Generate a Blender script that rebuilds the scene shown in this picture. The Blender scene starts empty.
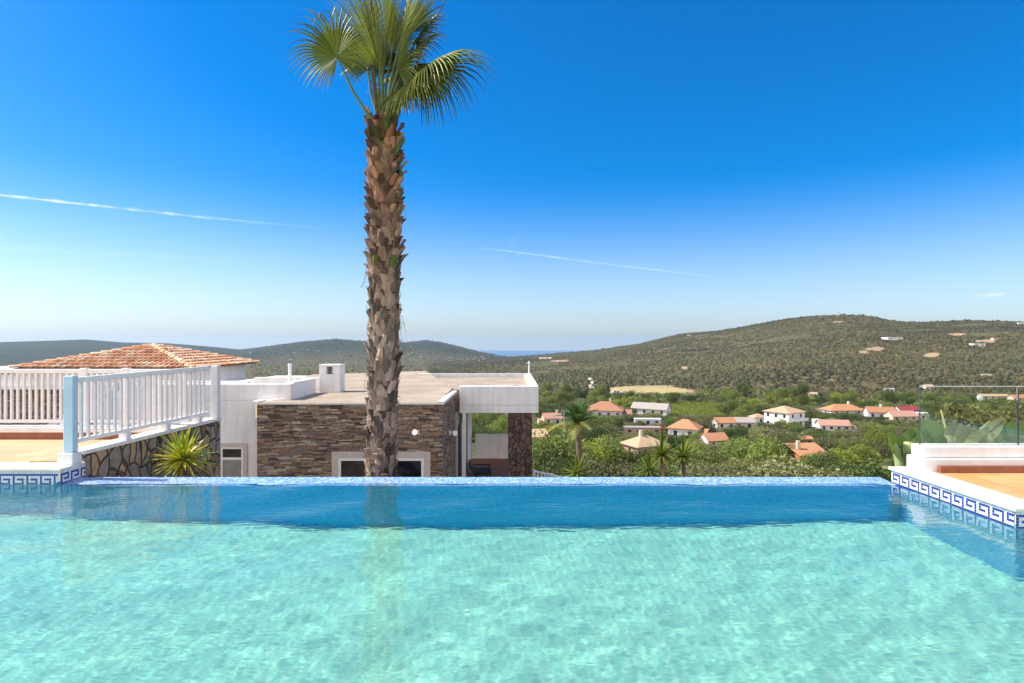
import bpy, math, random
import numpy as np
from mathutils import Vector, Matrix

random.seed(7)
RNG = np.random.default_rng(11)
R = math.radians
S = bpy.context.scene
COL = S.collection

# ------------------------------------------------------------------ camera
F, HY, EYE = 590.0, 343.0, 1.5          # focal length in pixels, horizon row, eye height over the water
cam_d = bpy.data.cameras.new('camera')
cam_d.sensor_width = 36.0
cam_d.lens = F / 1024 * 36.0
cam_d.shift_y = (HY - 341.5) / 1024
cam_d.clip_start = 0.05
cam_d.clip_end = 90000
cam = bpy.data.objects.new('camera', cam_d)
cam.location = (0, 0, EYE)
cam.rotation_euler = (R(90), 0, 0)
COL.objects.link(cam)
S.camera = cam

# ------------------------------------------------------------------ sun and sky
SUN_EL, SUN_AZ = 47.0, -86.0             # azimuth: degrees clockwise from straight ahead (+Y)
sd = Vector((math.sin(R(SUN_AZ)) * math.cos(R(SUN_EL)), math.cos(R(SUN_AZ)) * math.cos(R(SUN_EL)), math.sin(R(SUN_EL))))
sun_d = bpy.data.lights.new('sun', 'SUN')
sun_d.energy = 3.0
sun_d.angle = R(0.53)
sun_d.color = (1.0, 0.94, 0.84)
sun_d.cycles.is_caustics_light = True
sun = bpy.data.objects.new('sun', sun_d)
sun.rotation_euler = sd.to_track_quat('Z', 'Y').to_euler()
sun.location = (-30, 10, 40)
COL.objects.link(sun)

world = bpy.data.worlds.new('World')
S.world = world
world.use_nodes = True
wt = world.node_tree
for n in list(wt.nodes):
    wt.nodes.remove(n)
wo = wt.nodes.new('ShaderNodeOutputWorld')
wb = wt.nodes.new('ShaderNodeBackground')
wb.inputs['Strength'].default_value = 0.066
sky = wt.nodes.new('ShaderNodeTexSky')
sky.sky_type = 'NISHITA'
sky.sun_disc = False
sky.sun_elevation = R(SUN_EL)
sky.sun_rotation = R(SUN_AZ)
sky.altitude = 100
sky.air_density = 1.0
sky.dust_density = 0.9
sky.ozone_density = 5.0
hs = wt.nodes.new('ShaderNodeHueSaturation')
hs.inputs['Saturation'].default_value = 1.35
# below the true horizon the sky keeps its horizon colour
svec = wt.nodes.new('ShaderNodeTexCoord'); ssep = wt.nodes.new('ShaderNodeSeparateXYZ'); wt.links.new(svec.outputs['Generated'], ssep.inputs[0])
smax = wt.nodes.new('ShaderNodeMath'); smax.operation = 'MAXIMUM'; wt.links.new(ssep.outputs[2], smax.inputs[0]); smax.inputs[1].default_value = .012
scmb = wt.nodes.new('ShaderNodeCombineXYZ')
for i_ in (0, 1): wt.links.new(ssep.outputs[i_], scmb.inputs[i_])
wt.links.new(smax.outputs[0], scmb.inputs[2]); wt.links.new(scmb.outputs[0], sky.inputs['Vector'])
stint = wt.nodes.new('ShaderNodeMix'); stint.data_type = 'RGBA'; stint.blend_type = 'MULTIPLY'; stint.inputs[0].default_value = 1.0
wt.links.new(sky.outputs[0], stint.inputs[6]); stint.inputs[7].default_value = (.93, 1.0, 1.11, 1)
wt.links.new(stint.outputs[2], hs.inputs['Color'])
selev = wt.nodes.new('ShaderNodeMapRange'); selev.interpolation_type = 'SMOOTHSTEP'   # paler air near the horizon
wt.links.new(ssep.outputs[2], selev.inputs[0])
for i_, v_ in enumerate((.0, .26, .88, 1.38)): selev.inputs[1 + i_].default_value = v_
wt.links.new(selev.outputs[0], hs.inputs['Saturation'])
# added bright clouds behind the camera, unseen, to lift the shaded fronts
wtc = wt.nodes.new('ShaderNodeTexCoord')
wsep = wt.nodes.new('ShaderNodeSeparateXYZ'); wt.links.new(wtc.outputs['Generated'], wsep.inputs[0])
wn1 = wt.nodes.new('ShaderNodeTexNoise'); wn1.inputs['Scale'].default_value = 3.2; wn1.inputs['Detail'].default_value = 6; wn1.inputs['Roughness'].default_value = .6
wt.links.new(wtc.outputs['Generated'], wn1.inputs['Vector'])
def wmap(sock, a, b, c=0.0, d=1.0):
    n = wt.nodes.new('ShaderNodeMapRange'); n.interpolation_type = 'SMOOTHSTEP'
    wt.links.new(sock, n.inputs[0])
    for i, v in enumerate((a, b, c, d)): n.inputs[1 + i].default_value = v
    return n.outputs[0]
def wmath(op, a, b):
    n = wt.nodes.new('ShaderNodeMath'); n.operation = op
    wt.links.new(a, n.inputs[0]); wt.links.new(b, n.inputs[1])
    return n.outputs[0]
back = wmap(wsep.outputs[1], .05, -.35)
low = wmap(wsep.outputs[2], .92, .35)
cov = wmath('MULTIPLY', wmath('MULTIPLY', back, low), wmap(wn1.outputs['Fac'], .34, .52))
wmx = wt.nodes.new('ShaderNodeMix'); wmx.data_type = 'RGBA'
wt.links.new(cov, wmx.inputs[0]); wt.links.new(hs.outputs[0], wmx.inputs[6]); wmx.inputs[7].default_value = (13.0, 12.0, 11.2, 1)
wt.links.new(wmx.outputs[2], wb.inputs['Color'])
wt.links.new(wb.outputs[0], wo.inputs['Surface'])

S.render.engine = 'CYCLES'
S.view_settings.view_transform = 'Standard'
S.view_settings.look = 'None'
S.view_settings.exposure = 1.4
S.view_settings.gamma = 1.0
S.view_settings.use_curve_mapping = False
cy = S.cycles
cy.use_denoising = True
cy.max_bounces = 10
cy.diffuse_bounces = 3
cy.glossy_bounces = 4
cy.transmission_bounces = 6
cy.volume_bounces = 0
cy.transparent_max_bounces = 12
cy.caustics_reflective = False
cy.caustics_refractive = True
cy.sample_clamp_indirect = 4.0
cy.blur_glossy = 0.3

# ------------------------------------------------------------------ helpers
def P(px, py, D):
    """the point that the photograph shows at pixel (px, py), D metres ahead"""
    return Vector(((px - 512) / F * D, D, EYE - (py - HY) / F * D))

def tag(o, label=None, cat=None, group=None, kind=None):
    if label: o['label'] = label
    if cat: o['category'] = cat
    if group: o['group'] = group
    if kind: o['kind'] = kind
    return o

ORG = {}
def empty(name, loc, label=None, cat=None, group=None):
    o = bpy.data.objects.new(name, None)
    o.empty_display_size = 0.2
    o.location = loc
    COL.objects.link(o)
    ORG[o.name] = Vector(loc)
    return tag(o, label, cat, group)

def link(name, me, parent=None, org=None):
    o = bpy.data.objects.new(name, me)
    COL.objects.link(o)
    if parent is not None:
        o.parent = parent
        ORG[o.name] = ORG[parent.name]
    elif org is not None:
        o.location = org
        ORG[o.name] = Vector(org)
    else:
        ORG[o.name] = Vector((0, 0, 0))
    return o

def copy_tree(o, parent=None):
    c = o.copy()
    COL.objects.link(c)
    if parent is not None:
        c.parent = parent
    for ch in list(o.children):
        copy_tree(ch, c)
    return c

class MB:
    """collects polygons in world metres; build() links them as one mesh object"""
    def __init__(s):
        s.v, s.f, s.m, s.c = [], [], [], []
        s.mi = 0
        s.col = None
    def add(s, vs, fs):
        b = len(s.v)
        s.v.extend(tuple(map(float, v)) for v in vs)
        for f in fs:
            s.f.append(tuple(b + i for i in f))
            s.m.append(s.mi)
            s.c.append(s.col)
        return s
    def quad(s, a, b, c, d):
        return s.add([a, b, c, d], [(0, 1, 2, 3)])
    def box(s, x0, x1, y0, y1, z0, z1, skip=''):
        vs = [(x0, y0, z0), (x1, y0, z0), (x1, y1, z0), (x0, y1, z0), (x0, y0, z1), (x1, y0, z1), (x1, y1, z1), (x0, y1, z1)]
        fs = {'b': (0, 3, 2, 1), 't': (4, 5, 6, 7), 'f': (0, 1, 5, 4), 'k': (2, 3, 7, 6), 'l': (3, 0, 4, 7), 'r': (1, 2, 6, 5)}
        return s.add(vs, [f for k, f in fs.items() if k not in skip])
    def prism(s, poly, z0, z1):
        """vertical prism over a CCW polygon [(x,y)]; z0/z1 numbers or per-vertex lists"""
        n = len(poly)
        a = z0 if hasattr(z0, '__len__') else [z0] * n
        b = z1 if hasattr(z1, '__len__') else [z1] * n
        vs = [(p[0], p[1], a[i]) for i, p in enumerate(poly)] + [(p[0], p[1], b[i]) for i, p in enumerate(poly)]
        fs = [tuple(range(n - 1, -1, -1)), tuple(range(n, 2 * n))]
        fs += [(i, (i + 1) % n, n + (i + 1) % n, n + i) for i in range(n)]
        return s.add(vs, fs)
    def bar(s, p, q, w, h, up=(0, 0, 1)):
        """rectangular bar from p to q: w across, h along up"""
        p, q = Vector(p), Vector(q)
        d = (q - p).normalized()
        u = Vector(up)
        r = d.cross(u)
        if r.length < 1e-6:
            r = d.cross(Vector((0, 1, 0)))
        r.normalize()
        u = r.cross(d).normalized()
        r *= w / 2
        u *= h / 2
        vs = [p - r - u, p + r - u, p + r + u, p - r + u, q - r - u, q + r - u, q + r + u, q - r + u]
        return s.add(vs, [(3, 2, 1, 0), (4, 5, 6, 7), (0, 1, 5, 4), (1, 2, 6, 5), (2, 3, 7, 6), (3, 0, 4, 7)])
    def tube(s, pts, rad, n=8, cap=True):
        pts = [Vector(p) for p in pts]
        rad = rad if hasattr(rad, '__len__') else [rad] * len(pts)
        ring = []
        vs = []
        ref = None
        for i, p in enumerate(pts):
            d = (pts[min(i + 1, len(pts) - 1)] - pts[max(i - 1, 0)]).normalized()
            if ref is None:
                ref = Vector((1, 0, 0)) if abs(d.x) < .9 else Vector((0, 1, 0))
            a = (ref - d * ref.dot(d)).normalized()
            ref = a
            b = d.cross(a)
            for k in range(n):
                t = 2 * math.pi * k / n
                vs.append(p + (a * math.cos(t) + b * math.sin(t)) * rad[i])
        fs = []
        for i in range(len(pts) - 1):
            for k in range(n):
                fs.append((i * n + k, i * n + (k + 1) % n, (i + 1) * n + (k + 1) % n, (i + 1) * n + k))
        if cap:
            fs.append(tuple(range(n - 1, -1, -1)))
            fs.append(tuple((len(pts) - 1) * n + k for k in range(n)))
        return s.add(vs, fs)
    def build(s, name, mat, parent=None, smooth=False, bevel=0, org=None):
        me = bpy.data.meshes.new(name)
        o0 = ORG[parent.name] if parent is not None else (Vector(org) if org is not None else Vector((0, 0, 0)))
        me.from_pydata([(v[0] - o0.x, v[1] - o0.y, v[2] - o0.z) for v in s.v], [], s.f)
        mats = mat if isinstance(mat, (list, tuple)) else [mat]
        for m in mats:
            me.materials.append(m)
        if len(mats) > 1:
            me.polygons.foreach_set('material_index', s.m)
        if any(c is not None for c in s.c):
            at = me.attributes.new('tint', 'FLOAT_COLOR', 'FACE')
            at.data.foreach_set('color', [x for c in s.c for x in ((*c, 1.0) if c is not None else (1, 1, 1, 1))])
        if smooth:
            me.polygons.foreach_set('use_smooth', [True] * len(me.polygons))
        me.validate()
        me.update()
        o = link(name, me, parent, org)
        if bevel:
            b = o.modifiers.new('bevel', 'BEVEL')
            b.width = bevel
            b.segments = 2
            b.limit_method = 'ANGLE'
        return o

def np_mesh(name, V, Q, mat, tint=None, smooth=False, parent=None, org=None, domain='POINT'):
    """mesh from numpy arrays; Q is (n,4) or (n,3)"""
    me = bpy.data.meshes.new(name)
    V = np.ascontiguousarray(V, dtype=np.float32)
    Q = np.ascontiguousarray(Q, dtype=np.int32)
    k = Q.shape[1]
    me.vertices.add(len(V))
    me.vertices.foreach_set('co', V.ravel())
    me.loops.add(Q.size)
    me.loops.foreach_set('vertex_index', Q.ravel())
    me.polygons.add(len(Q))
    me.polygons.foreach_set('loop_start', np.arange(0, Q.size, k, dtype=np.int32))
    me.polygons.foreach_set('loop_total', np.full(len(Q), k, dtype=np.int32))
    if smooth:
        me.polygons.foreach_set('use_smooth', np.ones(len(Q), dtype=bool))
    me.materials.append(mat)
    if tint is not None:
        at = me.attributes.new('tint', 'FLOAT_COLOR', domain)
        t4 = np.ones((len(tint), 4), dtype=np.float32)
        t4[:, :3] = tint
        at.data.foreach_set('color', t4.ravel())
    me.update(calc_edges=True)
    return link(name, me, parent, org)

# ------------------------------------------------------------------ material helpers
class NT:
    def __init__(s, name):
        s.mat = bpy.data.materials.new(name)
        s.mat.use_nodes = True
        s.t = s.mat.node_tree
        for n in list(s.t.nodes):
            s.t.nodes.remove(n)
        s.out = s.n('ShaderNodeOutputMaterial')
    def n(s, typ, **kw):
        nd = s.t.nodes.new(typ)
        for k, v in kw.items():
            setattr(nd, k, v)
        return nd
    def L(s, a, b):
        s.t.links.new(a, b)
    def val(s, sock, v):
        if hasattr(v, 'node'):
            s.L(v, sock)
        elif v is not None:
            try:
                sock.default_value = v
            except Exception:
                sock.default_value = (*v, 1.0)
    def math(s, op, a, b=None, c=None, clamp=False):
        nd = s.n('ShaderNodeMath', operation=op)
        nd.use_clamp = clamp
        for i, v in enumerate((a, b, c)):
            if v is not None:
                s.val(nd.inputs[i], v)
        return nd.outputs[0]
    def co(s, kind='Object'):
        return s.n('ShaderNodeTexCoord').outputs[kind]
    def pos(s):
        return s.n('ShaderNodeNewGeometry').outputs['Position']
    def sep(s, v):
        nd = s.n('ShaderNodeSeparateXYZ')
        s.L(v, nd.inputs[0])
        return nd.outputs
    def comb(s, x, y, z):
        nd = s.n('ShaderNodeCombineXYZ')
        for i, v in enumerate((x, y, z)):
            s.val(nd.inputs[i], v)
        return nd.outputs[0]
    def scale(s, v, k):
        nd = s.n('ShaderNodeVectorMath', operation='MULTIPLY')
        s.L(v, nd.inputs[0])
        nd.inputs[1].default_value = k if hasattr(k, '__len__') else (k, k, k)
        return nd.outputs[0]
    def noise(s, v, scale, detail=3, rough=.55, dist=0.0):
        nd = s.n('ShaderNodeTexNoise')
        s.L(v, nd.inputs['Vector'])
        nd.inputs['Scale'].default_value = scale
        nd.inputs['Detail'].default_value = detail
        nd.inputs['Roughness'].default_value = rough
        nd.inputs['Distortion'].default_value = dist
        return nd.outputs['Fac']
    def ramp(s, f, stops, interp='LINEAR'):
        nd = s.n('ShaderNodeValToRGB')
        cr = nd.color_ramp
        cr.interpolation = interp
        while len(cr.elements) < len(stops):
            cr.elements.new(.5)
        for e, (p, c) in zip(cr.elements, stops):
            e.position = p
            e.color = (*c, 1.0) if hasattr(c, '__len__') else (c, c, c, 1.0)
        s.L(f, nd.inputs[0])
        return nd.outputs[0]
    def mix(s, f, a, b, mode='MIX'):
        nd = s.n('ShaderNodeMix', data_type='RGBA', blend_type=mode)
        s.val(nd.inputs[0], f)
        s.val(nd.inputs[6], a)
        s.val(nd.inputs[7], b)
        return nd.outputs[2]
    def bump(s, h, strength=.3, dist=.01, normal=None):
        nd = s.n('ShaderNodeBump')
        s.L(h, nd.inputs['Height'])
        nd.inputs['Strength'].default_value = strength
        nd.inputs['Distance'].default_value = dist
        if normal is not None:
            s.L(normal, nd.inputs['Normal'])
        return nd.outputs[0]
    def bsdf(s, color, rough=.6, normal=None, spec=.4, metal=0.0):
        b = s.n('ShaderNodeBsdfPrincipled')
        s.val(b.inputs['Base Color'], color)
        s.val(b.inputs['Roughness'], rough)
        b.inputs['Specular IOR Level'].default_value = spec
        b.inputs['Metallic'].default_value = metal
        if normal is not None:
            s.L(normal, b.inputs['Normal'])
        s.L(b.outputs[0], s.out.inputs['Surface'])
        return b

def hexc(r, g, b):
    """display colour 0..255 to linear"""
    f = lambda c: (c / 255 / 12.92) if c / 255 <= .04045 else ((c / 255 + .055) / 1.055) ** 2.4
    return (f(r), f(g), f(b))

def plaster(name, c, var=.06, rough=.75, bump=.15):
    m = NT(name)
    p = m.pos()
    a = m.noise(p, 1.3, 5, .6)
    b = m.noise(m.scale(p, (6, 6, .7)), 1.0, 4, .6)
    g = m.noise(p, 60, 3)
    f = m.math('MULTIPLY', a, b)
    d = tuple(x * (1 - var * 4) for x in c)
    col = m.mix(m.ramp(f, [(.12, 1.0), (.35, 0.0)]), c, d)
    m.bsdf(col, rough, m.bump(g, bump, .004), .3)
    return m.mat

def painted(name, c, rough=.4, var=.04):
    m = NT(name)
    a = m.noise(m.pos(), 9, 4)
    col = m.mix(m.ramp(a, [(.35, 0.0), (.75, 1.0)]), c, tuple(x * (1 - var * 3) for x in c))
    m.bsdf(col, rough, None, .4)
    return m.mat
# ------------------------------------------------------------------ the pool
def mosaic(name, ax, stops, pitch=.0242, grout=(.55, .62, .65), gw=.07, rough=.25, dirt=.1):
    m = NT(name)
    xyz = m.sep(m.pos())
    u = m.math('DIVIDE', xyz[ax[0]], pitch)
    v = m.math('DIVIDE', xyz[ax[1]], pitch)
    wn = m.n('ShaderNodeTexWhiteNoise', noise_dimensions='2D')
    m.L(m.comb(m.math('FLOOR', u), m.math('FLOOR', v), 0), wn.inputs['Vector'])
    col = m.ramp(wn.outputs['Value'], stops)
    e = m.math('MAXIMUM', m.math('ABSOLUTE', m.math('SUBTRACT', m.math('FRACT', u), .5)), m.math('ABSOLUTE', m.math('SUBTRACT', m.math('FRACT', v), .5)))
    g = m.math('GREATER_THAN', e, .5 - gw)
    col = m.mix(g, col, grout)
    big = m.noise(m.pos(), 1.7, 3)
    col = m.mix(m.math('MULTIPLY', big, dirt), col, tuple(c * .5 for c in grout))
    m.bsdf(col, rough, None, .5)
    return m.mat

AQUA = [(0, (.24, .60, .46)), (.4, (.29, .66, .51)), (.8, (.35, .70, .54)), (1, (.43, .74, .57))]
BLUE = [(0, (.0, .36, .68)), (.5, (.0, .44, .76)), (1, (.01, .52, .80))]
EDGE = [(0, (.06, .17, .52)), (.3, (.16, .31, .62)), (.6, (.28, .43, .70)), (1, (.5, .62, .76))]
m_floor = mosaic('floor_mosaic', (0, 1), AQUA, grout=(.30, .66, .50))
m_wall_y = mosaic('wall_mosaic_y', (0, 2), BLUE, grout=(.01, .32, .66))
m_wall_x = mosaic('wall_mosaic_x', (1, 2), [(0, (.05, .32, .55)), (1, (.12, .45, .65))], grout=(.2, .45, .6))
m_edge = mosaic('edge_mosaic', (0, 1), EDGE, grout=(.3, .4, .55))

DECK_Z = .17
XL, XR = -4.80, 4.08                    # the infinity edge runs between the two decks
YE0, YE1 = 6.19, 6.55                   # its near and far side
YL, YR = 6.27, 4.78                     # fronts of the left and right deck
PX0, PX1, PY0, DEPTH = -8.5, 8.5, 0.15, -1.32

b = MB()
b.prism([(PX0, PY0), (PX1, PY0), (PX1, YR), (XR, YR), (XR, YE0), (XL, YE0), (XL, YL), (PX0, YL)], DEPTH - .2, DEPTH)
pool_floor = b.build('pool_floor', m_floor)
tag(pool_floor, kind='structure')
b = MB()
b.quad((PX0, YL, DEPTH), (PX0, YL, .03), (XL, YL, .03), (XL, YL, DEPTH))
b.quad((XL, YE0, DEPTH), (XL, YE0, -.004), (XR, YE0, -.004), (XR, YE0, DEPTH))
b.quad((XR, YR, DEPTH), (XR, YR, .03), (PX1, YR, .03), (PX1, YR, DEPTH))
b.quad((PX1, PY0, DEPTH), (PX1, PY0, .03), (PX0, PY0, .03), (PX0, PY0, DEPTH))
b.mi = 1
b.quad((XR, YE0, DEPTH), (XR, YE0, .03), (XR, YR, .03), (XR, YR, DEPTH))
b.quad((XL, YL, DEPTH), (XL, YL, .03), (XL, YE0, .03), (XL, YE0, DEPTH))
b.quad((PX0, PY0, DEPTH), (PX0, PY0, .03), (PX0, YL, .03), (PX0, YL, DEPTH))
b.quad((PX1, YR, DEPTH), (PX1, YR, .03), (PX1, PY0, .03), (PX1, PY0, DEPTH))
pool_wall = b.build('pool_wall', [m_wall_y, m_wall_x])
tag(pool_wall, kind='structure')

# the infinity edge: a mosaic weir, its top rising a little away from the water
b = MB()
b.add([(XL, YE0, -.006), (XR, YE0, -.006), (XR, YE1, .012), (XL, YE1, .012), (XL, YE0, -3.2), (XR, YE0, -3.2), (XR, YE1, -3.2), (XL, YE1, -3.2)],
      [(0, 1, 2, 3), (3, 2, 6, 7), (0, 3, 7, 4), (2, 1, 5, 6)])
edge = b.build('infinity_edge_wall', m_edge)
tag(edge, 'pale blue mosaic overflow wall along the far side of the pool', 'pool edge')

# water: real ripples, refracting
def water_mesh():
    st = .0125
    xs = np.arange(PX0 + .002, PX1, st)
    ys = np.arange(PY0 + .002, YE0 + .10, st)
    X, Y = np.meshgrid(xs, ys)
    Z = np.zeros_like(X)
    rng = np.random.default_rng(5)
    for i in range(78):
        lam = .055 * 2.4 ** rng.random() if i < 40 else .15 * 4.5 ** rng.random() if i < 70 else .8 * 2.5 ** rng.random()
        th = rng.normal(1.9, .75)
        amp = 2.6e-5 if i < 40 else .0009 * lam ** 1.3 if i < 70 else .0019 * lam
        k = 2 * math.pi / lam
        wob = .35 * np.sin(.9 * X + 1.3 * Y * rng.random() + i) + .3 * np.sin(1.7 * Y - .8 * X + 2 * i)
        env = .6 + .4 * np.sin(.7 * X * rng.normal() + .8 * Y * rng.normal() + i * 1.7)
        Z += amp * env * np.sin(k * (X * math.cos(th) + Y * math.sin(th)) + rng.random() * 6.28 + wob)
    ny, nx = X.shape
    idx = np.arange(ny * nx).reshape(ny, nx)
    Q = np.stack([idx[:-1, :-1], idx[:-1, 1:], idx[1:, 1:], idx[1:, :-1]], -1).reshape(-1, 4)
    V = np.stack([X, Y, Z], -1).reshape(-1, 3)
    cx = V[Q].mean(1)
    keep = (cx[:, 1] < YR) | ((cx[:, 0] < XR) & (cx[:, 1] < YL)) | ((cx[:, 0] > XL) & (cx[:, 0] < XR))
    return V, Q[keep]
m = NT('pool_water')
g = m.n('ShaderNodeBsdfGlass')
g.inputs['Color'].default_value = (.93, .99, .99, 1)
g.inputs['Roughness'].default_value = 0.0
g.inputs['IOR'].default_value = 1.33
wn_ = m.noise(m.scale(m.pos(), (34, 64, 1)), 1.0, 3, .6, .4)
wn2_ = m.noise(m.scale(m.pos(), (7, 17, 1)), 1.0, 1, .5, .5)
m.L(m.bump(m.math('ADD', m.math('MULTIPLY', wn_, .08), wn2_), .45, .006), g.inputs['Normal'])
m.L(g.outputs[0], m.out.inputs['Surface'])
V, Q = water_mesh()
water = np_mesh('water', V, Q, m.mat, smooth=True)
tag(water, kind='structure')
water.cycles.is_caustics_caster = True
for o in (pool_floor, pool_wall, edge):
    o.cycles.is_caustics_receiver = True
# ------------------------------------------------------------------ terrain
def vnoise(x, y, seed=0):
    """smooth value noise, numpy"""
    x = np.asarray(x, float); y = np.asarray(y, float)
    xi = np.floor(x).astype(np.int64); yi = np.floor(y).astype(np.int64)
    fx = x - xi; fy = y - yi
    fx = fx * fx * (3 - 2 * fx); fy = fy * fy * (3 - 2 * fy)
    def h(a, b):
        n = (a * 374761393 + b * 668265263 + seed * 974634777) & 0x7fffffff
        n = ((n ^ (n >> 13)) * 1274126177) & 0x7fffffff
        return ((n ^ (n >> 16)) & 0xffff) / 65535.0
    return (h(xi, yi) * (1 - fx) + h(xi + 1, yi) * fx) * (1 - fy) + (h(xi, yi + 1) * (1 - fx) + h(xi + 1, yi + 1) * fx) * fy
def fbm(x, y, seed=0, oct=4):
    s, a, t = 0, 1.0, 0
    for i in range(oct):
        s = s + a * vnoise(x * 2 ** i, y * 2 ** i, seed + i)
        t += a
        a *= .5
    return s / t - .5

BASE = [(0, -3.2), (17, -3.2), (26, -4.6), (45, -12), (80, -20), (120, -25.5), (200, -29.5), (300, -33.5), (450, -38), (700, -44),
        (1500, -56), (3000, -82), (6000, -142), (8600, -196), (9200, -208), (30000, -215)]
SKY_R = [(300, 366), (470, 359), (520, 357), (560, 353.5), (600, 350), (640, 344), (660, 339), (680, 334.5), (720, 331), (740, 328), (760, 324), (790, 319),
         (815, 316.5), (840, 315.5), (870, 317), (890, 321), (905, 322.5), (930, 323), (950, 322), (970, 321), (1000, 322), (1024, 323), (1150, 328), (1600, 338)]
SKY_L = [(-900, 345), (-300, 344), (0, 342), (40, 341), (85, 339.5), (125, 342.5), (165, 343), (185, 344.5), (215, 347), (240, 349.5), (265, 346.5), (300, 342), (335, 339), (360, 341),
         (400, 343), (425, 340.5), (440, 342), (460, 347), (480, 352), (500, 356), (530, 359)]
def terrain_z(x, y):
    x = np.asarray(x, float); y = np.asarray(y, float)
    r = np.hypot(x, y)
    fwd = y > .15 * np.abs(x)
    px = np.where(fwd, 512 + F * x / np.maximum(y, 1e-3 + .15 * np.abs(x)), np.where(x < 0, -3400, 4400))
    cs = F / np.hypot(F, np.clip(px, -1500, 2500) - 512)
    lb = np.log(np.array([a for a, _ in BASE]) + 20)
    z = np.interp(np.log(r + 20), lb, [c for _, c in BASE])
    amp = np.clip((r - 22) / 150, 0, 1)
    z = z + amp * 3.0 * fbm(x / 70, y / 70, 3) * np.clip(r / 300, .4, 3)
    # the long hill on the right
    rc = np.interp(px, [300, 520, 640, 840, 1024, 1600], [3200, 2600, 2000, 1650, 1500, 1500])
    zc = EYE + (HY - np.interp(px, *zip(*SKY_R))) / F * cs * rc
    r0 = np.interp(px, [500, 600, 1024], [600, 430, 400])
    t = np.clip((r - r0) / (rc - r0), 0, None)
    s = np.where(t < 1, .45 * t + .55 * t * t * (3 - 2 * t), np.clip(1 - ((t - 1) / 1.1) ** 2, -.6, 1))
    b0 = np.interp(np.log(r0 + 20), lb, [c for _, c in BASE])
    gul = fbm(x / 260, y / 260, 21, 5) * 44 * np.clip(t * 2.2, 0, 1) * np.clip(1.05 - t, 0, 1) + fbm(x / 60, y / 60, 31, 3) * 4 * np.clip(t * 3, 0, 1)
    zr = np.where(r > r0, np.where(t < 1, b0 + (zc - b0) * s, zc - 300 * ((t - 1) / 1.1) ** 2) + gul, -400)
    # the far hills on the left
    rl = np.interp(px, [-300, 150, 250, 300, 530], [5600, 5400, 4600, 3900, 3700])
    zl = EYE + (HY - np.interp(px, *zip(*SKY_L))) / F * cs * rl
    t2 = np.clip((r - .48 * rl) / (.52 * rl), 0, None)
    s2 = np.where(t2 < 1, t2 * t2 * (3 - 2 * t2), np.clip(1 - ((t2 - 1) / .7) ** 2, -.6, 1))
    bl = np.interp(np.log(.48 * rl + 20), lb, [c for _, c in BASE])
    zf = np.where(r > .48 * rl, np.where(t2 < 1, bl + (zl - bl) * s2, zl - 300 * ((t2 - 1) / .7) ** 2) + fbm(x / 500, y / 500, 41, 5) * 85 * np.clip(t2 * 2, 0, 1) * np.clip(1.02 - t2, 0, 1), -400)
    zf = np.where(px < 540, zf, -400)
    return np.maximum(np.maximum(z, zr), zf)

def ground_at(px, py, dmin=60, dmax=6000):
    """where the sight line through pixel (px, py) meets the ground"""
    d = np.exp(np.linspace(math.log(dmin), math.log(dmax), 4000))
    x = (px - 512) / F * d
    zz = EYE - (py - HY) / F * d
    i = int(np.argmax(terrain_z(x, d) > zz))
    return Vector((x[i], d[i], float(terrain_z(x[i], d[i]))))

# bare ground, fields and tracks: their own places on the ground  (px, py, half width, half height, kind)
EARTH = (.36, .25, .15); STRAW = (.38, .31, .13); GREEN = (.11, .15, .03); PALE = (.5, .42, .33)
PATCH = [(652, 390, 42, 4.2, STRAW), (625, 389, 20, 3, STRAW), (690, 391.5, 12, 2.2, EARTH), (650, 386.5, 30, 1.3, EARTH), (652, 391.5, 13, 1.0, PALE), (616, 392, 8, 2, PALE),
         (696, 411, 42, 8.5, GREEN), (932, 355, 11, 2.8, EARTH), (876, 349, 11, 2.4, EARTH), (864, 352, 6, 1.6, EARTH), (958, 334.5, 11, 1.4, EARTH), (985, 341, 14, 1.8, EARTH),
         (985, 375, 10, 1.2, EARTH), (838, 322, 9, .8, EARTH),
         (560, 361, 12, 1.2, EARTH), (545, 358, 8, 1.2, PALE), (820, 433, 34, 2.6, PALE), (796, 432, 22, 2.0, PALE), (815, 411, 14, 4, EARTH), (858, 437, 10, 3, EARTH),
         (560, 437, 9, 4, PALE), (684, 368, 5, 2.2, EARTH), (590, 379, 2.2, 2, PALE), (592, 382.5, 2, 2, PALE), (590, 386, 2, 2, PALE)]
def zone(x, y):
    """(colour, weight) of bare ground or field at world points"""
    z = terrain_z(x, y)
    yy = np.maximum(y, 1)
    px = 512 + F * x / yy
    py = HY + F * (EYE - z) / yy
    w = np.zeros(np.shape(x)); c = np.zeros(np.shape(x) + (3,))
    for (a, b, hw, hh, k) in PATCH:
        d = np.hypot((px - a) / hw, (py - b) / hh) + .7 * fbm(px / (hw * .5), py / (hh * .7), 77, 3)
        q = np.clip((1.15 - d) * 1.6, 0, 1) * (y > 50)
        c = np.where((q > w)[..., None], k, c)
        w = np.maximum(w, q)
    return c, w

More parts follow.
